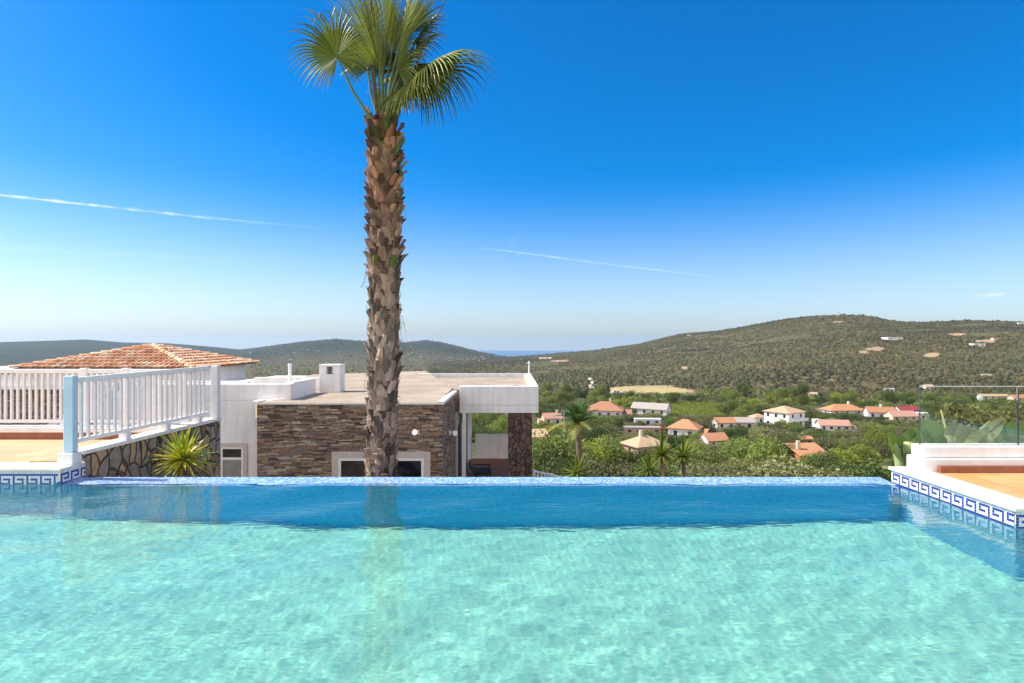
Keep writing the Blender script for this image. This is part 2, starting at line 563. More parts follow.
th = np.concatenate([np.linspace(-180, -62, 50)[:-1], np.linspace(-62, -46, 24)[:-1], np.linspace(-46, 46, 760), np.linspace(46, 62, 24)[1:], np.linspace(62, 180, 50)[1:]])
rr = np.concatenate([[.01, 7, 12, 18, 22, 28, 36, 45, 55, 66, 80], np.exp(np.linspace(math.log(95), math.log(2800), 250)), np.exp(np.linspace(math.log(2860), math.log(15000), 90))])
TH, RR = np.meshgrid(np.radians(th), rr)
TX, TY = RR * np.sin(TH), RR * np.cos(TH)
TZ = terrain_z(TX, TY)
zc_, zw_ = zone(TX, TY)
nr_, nt_ = TX.shape
ix = np.arange(nr_ * nt_).reshape(nr_, nt_)
Q = np.stack([ix[:-1, :-1], ix[:-1, 1:], ix[1:, 1:], ix[1:, :-1]], -1).reshape(-1, 4)[:, ::-1]
m = NT('ground_scrub')
p = m.pos()
n1 = m.noise(p, .012, 6, .62)
n2 = m.noise(p, .16, 4, .6)
n3 = m.noise(p, .045, 5, .6)
col = m.ramp(n2, [(.34, (.04, .042, .018)), (.46, (.075, .066, .030)), (.56, (.135, .10, .052)), (.66, (.23, .165, .095)), (.74, (.42, .32, .22))])
col2 = m.ramp(n3, [(.35, (.05, .062, .026)), (.6, (.11, .11, .05)), (.75, (.22, .165, .09))])
col = m.mix(m.ramp(n1, [(.4, 0.0), (.62, .8)]), col, col2)
wd_ = m.n('ShaderNodeAttribute', attribute_name='wooded')
col = m.mix(m.math('MULTIPLY', wd_.outputs['Fac'], .92), col, m.ramp(m.noise(p, .011, 6, .7), [(.4, (.016, .024, .012)), (.6, (.032, .042, .02)), (.72, (.10, .085, .05))]))
za = m.n('ShaderNodeAttribute', attribute_name='tint')
zb = m.n('ShaderNodeAttribute', attribute_name='zone_weight')
soil = m.mix(.55, za.outputs['Color'], m.mix(n2, (.55, .55, .55), (1.3, 1.3, 1.3)), 'MULTIPLY')
zf_ = m.math('ADD', zb.outputs['Fac'], m.math('MULTIPLY', m.math('SUBTRACT', m.noise(p, .055, 5, .7), .5), 1.5))
col = m.mix(m.ramp(zf_, [(.42, 0.0), (.62, 1.0)]), col, soil)
m.bsdf(col, .95, m.bump(n2, .6, 1.0), .1)
terrain = np_mesh('terrain', np.stack([TX, TY, TZ], -1).reshape(-1, 3), Q, m.mat, tint=zc_.reshape(-1, 3), smooth=True)
at = terrain.data.attributes.new('zone_weight', 'FLOAT', 'POINT')
at.data.foreach_set('value', zw_.ravel().astype(np.float32))
at = terrain.data.attributes.new('wooded', 'FLOAT', 'POINT')
at.data.foreach_set('value', np.clip((np.hypot(TX, TY) - 2000) / 900, 0, 1).ravel().astype(np.float32))
tag(terrain, kind='structure')

# the sea beyond the gap in the hills
m = NT('sea_water')
m.bsdf(m.ramp(m.noise(m.scale(m.pos(), (.0004, .004, 1)), 1.0, 4), [(.3, (.02, .075, .16)), (.7, (.03, .10, .20))]), .35, None, .5)
b = MB()
b.prism([(-15000, 8200), (15000, 8200), (15000, 16200), (-15000, 16200)], -204, -203)
tag(b.build('sea', m.mat), kind='structure')

# air: an even thin haze round everything
m = NT('thin_air')
v = m.n('ShaderNodeVolumePrincipled')
v.inputs['Color'].default_value = (.60, .80, 1.0, 1)
v.inputs['Density'].default_value = 5.2e-5
v.inputs['Anisotropy'].default_value = .2
m.L(v.outputs[0], m.out.inputs['Volume'])
b = MB()
b.box(-16500, 16500, -15600, 16500, -222, 135)
tag(b.build('haze', m.mat), kind='stuff')

# contrails and thin cloud, far above the air
def contrail_mat(name, k):
    m = NT(name)
    lw = m.n('ShaderNodeLayerWeight')
    lw.inputs['Blend'].default_value = .5
    edge_ = m.math('POWER', m.math('SUBTRACT', 1.0, lw.outputs['Facing']), 1.4)
    nz = m.ramp(m.noise(m.scale(m.pos(), .0028), 1.0, 5, .65), [(.36, .05), (.62, 1.0)])
    fa = m.n('ShaderNodeAttribute', attribute_name='tint').outputs['Fac']
    a = m.math('MULTIPLY', m.math('MULTIPLY', edge_, nz), m.math('MULTIPLY', fa, k), clamp=True)
    d = m.n('ShaderNodeBsdfDiffuse'); d.inputs[0].default_value = (.95, .96, 1, 1)
    t = m.n('ShaderNodeBsdfTranslucent'); t.inputs[0].default_value = (.95, .96, 1, 1)
    s = m.n('ShaderNodeMixShader'); m.L(d.outputs[0], s.inputs[1]); m.L(t.outputs[0], s.inputs[2])
    tr = m.n('ShaderNodeBsdfTransparent')
    o = m.n('ShaderNodeMixShader')
    m.L(a, o.inputs[0]); m.L(tr.outputs[0], o.inputs[1]); m.L(s.outputs[0], o.inputs[2])
    m.L(o.outputs[0], m.out.inputs['Surface'])
    return m.mat
m_con = contrail_mat('contrail_ice', .55)
m_con2 = contrail_mat('cirrus_ice', .05)
def contrail(name, pts, w, mat, fade, alt=2500.0, flat=.6):
    """pts in pixels laid on the level sheet z = alt; w = half width in pixels"""
    V, T = [], []
    n = 14
    PTS = []
    for (a, b_), q in zip(zip(pts[:-1], pts[1:]), range(99)):
        for k in np.linspace(0, 1, 14)[:-1]:
            PTS.append((a[0] + (b_[0] - a[0]) * k, a[1] + (b_[1] - a[1]) * k))
    PTS.append(pts[-1])
    N = len(PTS)
    cs_ = [P(x, y, (alt - EYE) * F / (HY - y)) for x, y in PTS]
    for i, c in enumerate(cs_):
        t = i / (N - 1)
        d = (cs_[min(i + 1, N - 1)] - cs_[max(i - 1, 0)]).normalized()
        side = d.cross(Vector((0, 0, 1))).normalized()
        hw = w * c.y / F * (1 + .25 * math.sin(i * 1.3))
        f = np.interp(t, *zip(*fade))
        for k in range(n):
            an = 2 * math.pi * k / n
            V.append(c + side * math.cos(an) * hw * 1.6 + Vector((0, 0, 1)) * math.sin(an) * hw * flat)
            T.append((f, f, f))
    Q = [(i * n + k, i * n + (k + 1) % n, (i + 1) * n + (k + 1) % n, (i + 1) * n + k) for i in range(N - 1) for k in range(n)]
    o = np_mesh(name, np.array([tuple(v) for v in V]), np.array(Q), mat, tint=np.array(T), smooth=True)
    tag(o, kind='structure')
    return o
contrail('contrail_cloud', [(-160, 174), (0, 195), (100, 206), (200, 217), (330, 229)], 2.6, m_con, [(0, 1), (.4, 1), (1, 0)])
contrail('contrail_cloud', [(430, 243), (500, 250), (590, 262), (740, 280)], 1.5, m_con, [(0, 0), (.22, 0), (.4, .7), (.8, .5), (1, 0)])
contrail('contrail_cloud', [(506, 250), (514, 239), (524, 228)], 2.0, m_con, [(0, 0), (.5, .7), (1, 0)])
contrail('contrail_cloud', [(458, 291), (468, 279)], 1.2, m_con, [(0, .2), (.5, .6), (1, 0)])
contrail('cirrus_cloud', [(-200, 232), (0, 248), (160, 256), (340, 268)], 7, m_con2, [(0, 1), (.6, 1), (1, 0)])
0 and contrail('cirrus_cloud', [(-200, 70), (0, 82), (180, 99), (330, 112)], 16, m_con2, [(0, .5), (.6, .8), (1, 0)])
0 and contrail('cirrus_cloud', [(480, 118), (600, 128), (760, 140)], 18, m_con2, [(0, 0), (.4, .7), (1, 0)])
contrail('cirrus_cloud', [(965, 298), (992, 295), (1016, 294)], 3.2, m_con, [(0, 0), (.5, .6), (1, 0)])
contrail('cirrus_cloud', [(895, 277), (925, 277), (960, 276)], 2.2, m_con2, [(0, 0), (.5, 1), (1, 0)])
# ------------------------------------------------------------------ materials of the terraces and houses
m_white = plaster('white_render', (.81, .785, .76), .05)
m_coping = plaster('coping_stone', (.76, .72, .66), .05, .6)
m_paint = painted('white_paint', (.84, .80, .78), .4)
m_skytint = painted('sky_tinted_paint', (.50, .66, .78), .4)  # white paint with the blue cast of the sky mixed into its colour
m_skirt = painted('terracotta_skirting', (.30, .11, .06), .5, .1)
m_dark = painted('dark_opening', (.02, .02, .022), .3)
m_grey = painted('grey_frame', (.52, .48, .45), .45)
m_metal = painted('dark_metal', (.06, .06, .07), .4)

def floor_tiles(name, a, c, grout, pitch=.33):
    m = NT(name)
    x, y, z = m.sep(m.pos())
    u, v = m.math('DIVIDE', x, pitch), m.math('DIVIDE', y, pitch)
    wn = m.n('ShaderNodeTexWhiteNoise', noise_dimensions='2D')
    m.L(m.comb(m.math('FLOOR', u), m.math('FLOOR', v), 0), wn.inputs['Vector'])
    col = m.mix(wn.outputs['Value'], a, c)
    e = m.math('MAXIMUM', m.math('ABSOLUTE', m.math('SUBTRACT', m.math('FRACT', u), .5)), m.math('ABSOLUTE', m.math('SUBTRACT', m.math('FRACT', v), .5)))
    col = m.mix(m.math('MULTIPLY', m.math('GREATER_THAN', e, .48), .85), col, grout)
    n = m.noise(m.pos(), 2.6, 5, .6, .6)
    col = m.mix(m.ramp(n, [(.45, 0.0), (.75, .5)]), col, (.62, .46, .30))
    m.bsdf(col, .6, m.bump(m.noise(m.pos(), 40, 3), .1, .002), .3)
    return m.mat
m_terr = floor_tiles('terracotta_floor', (.52, .33, .17), (.60, .40, .22), (.34, .22, .13))
m_terr_r = floor_tiles('terracotta_floor_orange', (.50, .27, .09), (.58, .33, .13), (.34, .19, .08))

def ledgestone(name, horiz=True):
    """split-faced ledge stone cladding"""
    m = NT(name)
    p = m.pos()
    x, y, z = m.sep(p)
    g = m.n('ShaderNodeNewGeometry')
    ax = m.sep(g.outputs['Normal'])
    along = m.math('ADD', m.math('MULTIPLY', x, m.math('ABSOLUTE', ax[1])), m.math('MULTIPLY', y, m.math('ABSOLUTE', ax[0])))
    row = m.math('FLOOR', m.math('DIVIDE', m.math('ADD', z, m.math('MULTIPLY', m.noise(m.scale(p, (3.2, 3.2, 6)), 1.0, 3), .08)), .034))
    wr = m.n('ShaderNodeTexWhiteNoise', noise_dimensions='1D')
    m.L(row, wr.inputs['W'])
    u = m.math('ADD', m.math('DIVIDE', along, .27), m.math('MULTIPLY', wr.outputs['Value'], 7.0))
    u = m.math('ADD', u, m.math('MULTIPLY', m.noise(m.comb(along, row, 0), 3.0, 2), 1.6))
    cell = m.comb(m.math('FLOOR', u), row, 0)
    wn = m.n('ShaderNodeTexWhiteNoise', noise_dimensions='2D')
    m.L(cell, wn.inputs['Vector'])
    col = m.ramp(wn.outputs['Value'], [(0, (.10, .072, .056)), (.14, (.19, .13, .092)), (.34, (.27, .19, .13)), (.5, (.21, .175, .15)), (.64, (.34, .245, .165)), (.82, (.44, .36, .28)), (.93, (.29, .165, .105))], 'CONSTANT')
    n = m.noise(m.scale(p, (7, 7, 34)), 1.0, 5, .7)
    col = m.mix(1.0, col, m.ramp(n, [(.32, .38), (.5, .95), (.7, 1.5)]), 'MULTIPLY')
    fz = m.math('FRACT', m.math('DIVIDE', z, .045))
    e = m.math('MAXIMUM', m.math('ABSOLUTE', m.math('SUBTRACT', m.math('FRACT', u), .5)), 0)
    gap = m.math('GREATER_THAN', e, .475)
    hgt = m.math('ADD', m.math('MULTIPLY', wn.outputs['Value'], 1.0), m.math('MULTIPLY', n, .6))
    hgt = m.math('MULTIPLY', hgt, m.math('SUBTRACT', 1, gap))
    m.bsdf(m.mix(m.math('MULTIPLY', gap, .7), col, (.03, .022, .017)), .85, m.bump(hgt, 1.0, .04), .2)
    return m.mat
m_ledge = ledgestone('ledge_stone_cladding')

def crazy(name, scale, cols, joint, ax=('y', 'z'), jw=.05, rnd=1.0):
    """irregular flat stones with deep dark joints"""
    m = NT(name)
    p = m.pos()
    nz = m.n('ShaderNodeTexNoise'); m.L(p, nz.inputs['Vector']); nz.inputs['Scale'].default_value = 3.0
    q = m.n('ShaderNodeVectorMath', operation='MULTIPLY_ADD')
    m.L(nz.outputs['Color'], q.inputs[0]); q.inputs[1].default_value = (.14, .14, .14); m.L(p, q.inputs[2])
    vv = m.scale(q.outputs[0], (scale, scale * 1.2, scale * .7))
    v1 = m.n('ShaderNodeTexVoronoi', feature='F1'); m.L(vv, v1.inputs['Vector']); v1.inputs['Randomness'].default_value = rnd; v1.inputs['Scale'].default_value = 1.0
    v2 = m.n('ShaderNodeTexVoronoi', feature='DISTANCE_TO_EDGE'); m.L(vv, v2.inputs['Vector']); v2.inputs['Randomness'].default_value = rnd; v2.inputs['Scale'].default_value = 1.0
    c = m.ramp(m.sep(v1.outputs['Color'])[0], cols, 'CONSTANT')
    n = m.noise(p, 14, 5, .65)
    c = m.mix(.7, c, m.ramp(n, [(.3, .5), (.7, 1.35)]), 'MULTIPLY')
    j = m.ramp(v2.outputs['Distance'], [(jw * .5, 1.0), (jw, 0.0)])
    c = m.mix(j, c, joint)
    h = m.math('ADD', m.ramp(v2.outputs['Distance'], [(0, 0.0), (jw * 2, 1.0)]), m.math('MULTIPLY', n, .5))
    m.bsdf(c, .85, m.bump(h, .9, .03), .2)
    return m.mat
m_crazy = crazy('crazy_paving_stone', 6.6, [(0, (.22, .155, .11)), (.2, (.36, .25, .16)), (.4, (.28, .23, .19)), (.6, (.42, .29, .17)), (.8, (.31, .27, .23)), (.9, (.48, .30, .16))], (.06, .05, .042), jw=.05)
m_pillar = crazy('pillar_stone', 6.5, [(0, (.10, .06, .05)), (.25, (.16, .10, .08)), (.5, (.13, .10, .09)), (.75, (.21, .13, .10))], (.05, .035, .03), jw=.05)

# ------------------------------------------------------------------ Greek key tile borders
KEY = ['......', 'XXXXX.', 'X...X.', 'X.XXX.', 'X.....', 'XXXXXX']
PIT = .0242
KEY_DARK = ['......', 'XXXXXX', 'X.....', 'X.XXX.', 'X...X.', 'XXXXX.'][::1]
def key_border(root, o, du, n, flip=False, key=KEY):
    lt = (.72, .76, .80) if key is KEY else (.56, .66, .78)  # shaded faces: light tiles carry a darker, bluish shade tint in their colour
    """tesserae laid along du (unit vector) from o, top row at o.z; normal = du rotated"""
    g, t = MB(), MB()
    du = Vector(du); nrm = Vector((du.y, -du.x, 0))
    o = Vector(o)
    rng = random.Random(3)
    a = o + nrm * .002
    e = a + du * (n * PIT)
    hz = Vector((0, 0, -len(KEY) * PIT - .03))
    g.quad(a + hz, e + hz, e, a)
    for i in range(n):
        for r, row in enumerate(key):
            dark = row[(-1 - i) % 6 if flip else i % 6] == 'X'
            k = rng.uniform(.8, 1.15)
            t.col = (.012 * k, .03 * k, .26 * k) if dark else tuple(min(.85, c * min(k, 1.05)) for c in lt)
            p = a + nrm * .0012 + du * (i * PIT + .0012) + Vector((0, 0, -r * PIT - .0012))
            u = du * (PIT - .0024); d = Vector((0, 0, -PIT + .0024))
            t.quad(p + d, p + d + u, p + u, p)
    g.build('tile_grout', m_grout, root)
    t.build('key_tiles', m_tess, root)
m_grout = plaster('tile_grout', (.62, .66, .70), .03)
m = NT('glazed_tesserae')
m.bsdf(m.n('ShaderNodeAttribute', attribute_name='tint').outputs['Color'], .2, None, .5)
m_tess = m.mat

# ------------------------------------------------------------------ left terrace
tl = empty('terrace', (-6.5, 7.3, 0), 'left poolside terrace of sunlit terracotta tiles edged with pale coping', 'terrace')
CT = .032
b = MB()
b.box(PX0, XL - .001, YL + .32, 8.30, -3.2, DECK_Z - .006)
b.build('tiled_floor', m_terr, tl)
b = MB()   # coping: front strip and the short return along the pool corner
b.box(PX0, XL - .30, YL - .03, YL + .30, DECK_Z - CT, DECK_Z)
b.box(XL - .296, XL + .02, YL - .03, 6.62, DECK_Z - CT, DECK_Z)
b.build('coping', m_coping, tl, bevel=.008)
b = MB()
b.box(PX0, XL - .004, YL + .002, YL + .318, -.03, DECK_Z - CT - .002)
b.build('pool_face', m_white, tl)
key_border(tl, (PX0, YL, DECK_Z - CT - .003), (1, 0, 0), int((XL - PX0) / PIT), key=KEY_DARK)
key_border(tl, (XL, YL - .0, DECK_Z - CT - .003), (0, 1, 0), 15)
b = MB()
b.box(PX0, -4.70, 8.16, 8.40, DECK_Z + .09, DECK_Z + .165)
b.build('plinth', m_white, tl, bevel=.01)
b = MB()
b.box(PX0, -4.72, 8.19, 8.38, DECK_Z - .004, DECK_Z + .088)
b.build('skirting', m_skirt, tl)

# ------------------------------------------------------------------ white ramp wall with crazy paving on its pool side
A, B = Vector((-4.80, 6.62, 0)), Vector((-4.34, 8.78, 0))
wallr = empty('retaining_wall', (-4.6, 7.7, -1), 'low crazy paved retaining wall under the sloping white coping, behind the yucca', 'wall')
b = MB()
n = Vector((B.y - A.y, -(B.x - A.x), 0)).normalized()
za, zb_ = .25, .35
t = .22
b.prism([tuple(A.xy), tuple(B.xy), tuple((B - n * t).xy), tuple((A - n * t).xy)][::-1], -3.2, [zb_ - .0, zb_, zb_, zb_][0:0] or [za, zb_, zb_, za][::-1])
b.build('stone_facing', m_crazy, wallr)
b = MB()
o2 = n * .02
b.prism([tuple((A + o2).xy), tuple((B + o2).xy), tuple((B - n * (t + .02)).xy), tuple((A - n * (t + .02)).xy)][::-1], [za, zb_, zb_, za][::-1] and [za + .002, zb_ + .002, zb_ + .002, za + .002], [za + .035, zb_ + .035, zb_ + .035, za + .035])
b.build('coping', m_coping, wallr)
b = MB()   # ground slab of the sloping walk behind the wall
b.prism([(-5.4, 6.6), (-4.98, 6.66), (-4.68, 8.7), (-5.2, 8.7)], DECK_Z - .3, DECK_Z + .005)
b.build('ramp_floor', m_terr, wallr)

# ------------------------------------------------------------------ railings
def railing(name, p, q, zt, zb, label, post_at=(), feet=(), sp=.086, bw=.028, group=None, mat=None, base=None):
    """p, q ground points; zt, zb (z at p, z at q) of the hand rail top and the bottom rail"""
    mat = mat or m_paint
    p, q = Vector(p), Vector(q)
    root = empty(name, (p.x, p.y, zb[0]), label, 'railing', group)
    L_ = (q - p).length
    at = lambda t, z: Vector((p.x + (q.x - p.x) * t, p.y + (q.y - p.y) * t, z[0] + (z[1] - z[0]) * t))
    b = MB(); b.bar(at(0, zt) - Vector((0, 0, .03)), at(1, zt) - Vector((0, 0, .03)), .05, .06); b.build('hand_rail', mat, root, bevel=.008)
    b = MB(); b.bar(at(0, zb), at(1, zb), .04, .045); b.build('bottom_rail', mat, root)
    k = int(L_ / sp)
    for i in range(1, k):
        t = i / k
        b = MB()
        b.bar(at(t, zb) + Vector((0, 0, .023)), at(t, zt) - Vector((0, 0, .061)), bw, bw, up=(0, 1, 0))
        b.build('baluster', mat, root)
    for t in post_at:
        b = MB()
        c = at(t, zb)
        g = (base if base is not None else zb[0] - .12)
        b.box(c.x - .045, c.x + .045, c.y - .045, c.y + .045, g, at(t, zt).z + .015)
        b.build('post', mat, root, bevel=.006)
    for t, g in feet:
        c = at(t, zb)
        b = MB()
        b.box(c.x - .05, c.x + .05, c.y - .05, c.y + .05, g, c.z - .022)
        b.build('foot', m_white, root, bevel=.01)
    return root

railing('railing', (-8.4, 8.28, 0), (-4.52, 8.28, 0), (1.135, 1.135), (DECK_Z + .235, DECK_Z + .235), 'long level white railing across the back of the left terrace', (.62, .77), ((.2, DECK_Z + .166), (.55, DECK_Z + .166), (.62, DECK_Z + .166), (.84, DECK_Z + .166)), base=DECK_Z + .166)
railing('railing', (-4.90, 6.60, 0), (-4.46, 8.66, 0), (1.115, 1.165), (.40, .475), 'white railing running back along the top of the crazy paved wall', (), ((.32, .287), (.62, .32), (.9, .34)))
b = MB()
er = empty('railing_post', (-4.39, 8.74, .386), 'tall white end post where the two terrace railings meet', 'post')
b.box(-4.44, -4.34, 8.69, 8.79, .386, 1.17)
b.build('shaft', m_paint, er, bevel=.008)
bp = empty('railing_post', (-4.87, 6.50, DECK_Z), 'sky tinted white square post on a white base block at the terrace corner', 'post')
b = MB(); b.box(-4.91, -4.805, 6.45, 6.54, DECK_Z + .13, 1.14); b.build('shaft', m_skytint, bp, bevel=.01)
b = MB(); b.box(-4.95, -4.785, 6.42, 6.57, DECK_Z, DECK_Z + .128); b.build('base_block', m_white, bp, bevel=.01)

# ------------------------------------------------------------------ right terrace
tr = empty('terrace', (6.5, 5.5, 0), 'right poolside terrace with orange tiles and broad white coping', 'terrace')
b = MB()
b.box(XR + .30, PX1, YR + .30, 6.10, -3.2, DECK_Z - .006)
b.build('tiled_floor', m_terr_r, tr)
b = MB()
b.box(XR - .03, XR + .27, YR - .03, 6.36, DECK_Z - CT, DECK_Z)
b.box(XR + .274, PX1, YR - .03, YR + .27, DECK_Z - CT, DECK_Z)
b.build('coping', m_coping, tr, bevel=.008)
b = MB()
b.box(XR + .004, XR + .298, YR + .004, 6.34, -3.2, DECK_Z - CT - .002)
b.box(XR + .3, PX1, YR + .004, YR + .298, -.03, DECK_Z - CT - .002)
b.build('pool_face', m_white, tr)
key_border(tr, (XR, 6.34, DECK_Z - CT - .003), (0, -1, 0), 64, True)
key_border(tr, (XR, YR, DECK_Z - CT - .003), (1, 0, 0), int((PX1 - XR) / PIT), key=KEY_DARK)
b = MB()
b.box(4.40, PX1, 6.055, 6.10, DECK_Z - .004, DECK_Z + .065)
b.build('skirting', m_skirt, tr)
wr = empty('parapet_wall', (6, 6.2, 0), 'low stepped white wall carrying the glass panels on the right', 'wall')
b = MB(); b.box(4.25, PX1, 6.10, 6.36, -3.2, .30); b.build('lower_step', m_white, wr, bevel=.01)
b = MB(); b.box(4.30, PX1, 6.16, 6.36, .303, .42); b.build('upper_step', m_white, wr, bevel=.01)
m = NT('clear_glass')
g = m.n('ShaderNodeBsdfGlass'); g.inputs['IOR'].default_value = 1.5; g.inputs['Roughness'].default_value = 0; g.inputs['Color'].default_value = (.95, .985, .96, 1)
tp = m.n('ShaderNodeBsdfTransparent'); tp.inputs[0].default_value = (.95, .985, .96, 1)
gl = m.n('ShaderNodeBsdfGlossy'); gl.inputs['Roughness'].default_value = 0.0
fr = m.n('ShaderNodeFresnel'); fr.inputs['IOR'].default_value = 1.4
mx = m.n('ShaderNodeMixShader')
m.L(fr.outputs[0], mx.inputs[0]); m.L(tp.outputs[0], mx.inputs[1]); m.L(gl.outputs[0], mx.inputs[2]); m.L(mx.outputs[0], m.out.inputs['Surface'])
m.t.nodes.remove(g)
m_glass = m.mat
m_gedge = painted('glass_edge', (.55, .62, .58), .15)
x0 = 4.33
for i in range(5):
    x1 = x0 + 1.03
    gp = empty('glass_panel', (x0, 6.26, .42), ['clear glass balustrade panel with broad leaves behind it, at the end of the low wall', 'clear glass balustrade panel cut by the right border of the view'][min(i, 1)], 'glass panel', 'glass panels on the low white wall')
    b = MB(); b.box(x0, x1, 6.255, 6.267, .424, 1.035); b.build('pane', m_glass, gp)
    b = MB(); b.box(x0, x1, 6.254, 6.268, 1.0355, 1.043); b.build('polished_edge', m_gedge, gp)
    b = MB(); b.box(x1 + .0005, x1 + .013, 6.252, 6.27, .423, 1.03) ; b.build('joint_strip', m_metal, gp)
    x0 = x1 + .0145
    if i == 0:
        b = MB(); b.box(x0 - 1.0495, x0 - 1.0455, 6.252, 6.27, .423, 1.03); b.build('edge_strip', m_metal, gp)
    if i == 1: break
# ------------------------------------------------------------------ the house below the pool
def roof_screed(name):
    m = NT(name)
    p = m.pos()
    a = m.noise(p, .8, 6, .65, .5); c = m.noise(p, 9, 4, .6)
    col = m.ramp(a, [(.3, (.29, .22, .155)), (.55, (.39, .31, .225)), (.75, (.47, .385, .29))])
    col = m.mix(.5, col, m.ramp(c, [(.3, .7), (.7, 1.15)]), 'MULTIPLY')
    m.bsdf(col, .9, m.bump(c, .3, .01), .2)
    return m.mat
m_roof = roof_screed('flat_roof_screed')
def glass_dark(name):
    m = NT(name)
    n = m.noise(m.scale(m.pos(), (1.2, 1.2, 2.5)), 1.0, 3)
    m.bsdf(m.ramp(n, [(.4, (.012, .012, .014)), (.62, (.05, .045, .04))]), .06, None, .6)
    return m.mat
m_win = glass_dark('window_glass')
m_reveal = painted('window_surround', (.55, .48, .42), .6)

hs_ = empty('house', (-3, 15, -3.2), 'flat roofed house with brown ledge stone wing and white walls just below the pool', 'house')
GZ = -3.2
ZR = 1.5 - 60.3 / F * 14.0               # stone wing roof edge
XS0, XS1 = (257 - 512) / F * 14, (443 - 512) / F * 14
b = MB()
b.box(XS0, XS1, 14.0, 17.1, GZ, ZR - .03)
stone = b.build('stone_wing', m_ledge, hs_)
b = MB()
b.prism([(XS0, 13.97), (XS1 + .03, 13.97), (XS1 + .03, 17.1), (XS0, 17.1)], ZR - .028, ZR + .012)
b.build('roof_edge', m_coping, hs_)
# stone-coloured flat roof with a low rise towards the back
b = MB()
zr = ZR + .016
A0, A1, A2, A3 = (XS0 + .05, 14.02, zr), (XS1 - .12, 14.02, zr), (XS1 - .12, 17.4, zr + .09), (-3.75, 25.6, zr + .20)
A4, A5 = (-8.6, 25.6, zr + .06), (-8.0, 17.0, zr)
B2, B3 = (A2[0], A2[1], zr - .05), (A3[0], A3[1], zr - .05)
b.add([A0, A1, A2, A3, A4, A5, B2, B3], [(0, 1, 2, 5), (2, 3, 4, 5), (2, 6, 7, 3), (1, 6, 2)])
b.prism([(XS0 + .05, 14.02), (XS1 - .12, 14.02), (XS1 - .12, 17.4), (-3.75, 25.6), (-8.6, 25.6), (-8, 17)], ZR - .4, zr - .004)
b.build('roof_deck', m_roof, hs_)
b = MB(); b.box(XS1 - .118, XS1 + .035, 13.965, 17.12, ZR + .0125, ZR + .05); b.build('roof_kerb', m_white, hs_)
# white body behind and left of the stone wing
YW = 14.5
xw0, xw1 = -10.2, -5.44
b = MB()
b.box(xw0, XS0 - .002, YW, 25.5, GZ, ZR + .02)
b.build('white_body', m_white, hs_)
zt0 = 1.5 - 41 / F * YW
b = MB()
b.box(xw0, xw1, YW - .003, YW + .22, ZR + .021, zt0)
b.box(xw1 - .22, xw1, YW + .221, 16.42, ZR + .021, zt0 + .03)
b.build('parapet', m_white, hs_, bevel=.012)
b = MB(); b.box(XS0 - .12, XS0 + .03, 13.98, 14.49, ZR + .013, ZR + .05); b.add([(XS0 + .03, 14.35, ZR + .013), (xw1, 14.49, ZR + .013), (xw1, 14.49, ZR + .10), (XS0 + .03, 14.49, ZR + .05)], [(0, 1, 2, 3)])
b.build('corner_coping', m_white, hs_)
b = MB()
b.box((254 - 512) / F * 17.1, -5.42, 17.1, 17.32, ZR + .021, 1.5 - 34.5 / F * 17.1)
b.build('rear_parapet', m_white, hs_)
# chimney
ch = MB()
cx0, cx1, cz = -5.37, -4.80, 1.5 - 21.5 / F * 16.43
ch.box(cx0, cx1, 16.43, 16.95, ZR, cz - .27)
ch.box(cx0, cx0 + .2, 16.43, 16.95, cz - .268, cz - .06)
ch.box(cx1 - .2, cx1, 16.43, 16.95, cz - .268, cz - .06)
ch.box(cx0 + .2, cx1 - .2, 16.75, 16.95, cz - .268, cz - .06)
ch.box(cx0 - .006, cx1 + .006, 16.424, 16.956, cz - .058, cz)
ch.build('chimney', m_white, hs_, bevel=.006)
# vent pipe on the roof
b = MB(); b.tube([(-5.72, 15.2, zt0 - .5), (-5.72, 15.2, 1.5 - 21 / F * 15.2)], .045, 10); b.tube([(-5.72, 15.2, 1.5 - 23 / F * 15.2), (-5.72, 15.2, 1.5 - 20.6 / F * 15.2)], .055, 10)
vp = b.build('vent_pipe', m_white, hs_)
# door in the white wall: surround, dark fanlight, lower pane
def opening(root, x0, x1, y, zt, zb, fw, split=None, proud=.03, lower=None):
    fr = MB()
    fr.box(x0, x1, y - proud, y + .05, zt - fw, zt)
    fr.box(x0, x0 + fw, y - proud, y + .05, zb, zt - fw - .001)
    fr.box(x1 - fw, x1, y - proud, y + .05, zb, zt - fw - .001)
    w = MB()
    i = fw * .45
    w.box(x0 + fw, x1 - fw, y - proud + .012, y + .03, zt - fw - i, zt - fw - .001)
    w.box(x0 + fw, x0 + fw + i, y - proud + .012, y + .03, zb, zt - fw - i - .001)
    w.box(x1 - fw - i, x1 - fw, y - proud + .012, y + .03, zb, zt - fw - i - .001)
    if split:
        w.box(x0 + fw + i, x1 - fw - i, y - proud + .012, y + .03, split - .03, split + .03)
    f = fr.build('window', m_reveal, root)
    w.build('frame', m_paint, f)
    g = MB()
    g.box(x0 + fw + i, x1 - fw - i, y - .008, y - .003, split + .031 if split else zb, zt - fw - i - .001)
    g.build('pane', m_win, f)
    if split:
        g = MB()
        g.box(x0 + fw + i, x1 - fw - i, y - .0075, y - .0025, zb, split - .031)
        g.build('pane', lower or m_win, f)
    return f
k = F / YW
opening(hs_, (217 - 512) / k, (247.5 - 512) / k, YW, EYE - (443 - HY) / k, EYE - (520 - HY) / k, .10, EYE - (458.5 - HY) / k, lower=painted('net_curtain', (.30, .27, .24), .3, .1))
k = F / 14.0
opening(hs_, (332 - 512) / k, (430.5 - 512) / k, 14.0, EYE - (451.5 - HY) / k, EYE - (530 - HY) / k, .15)
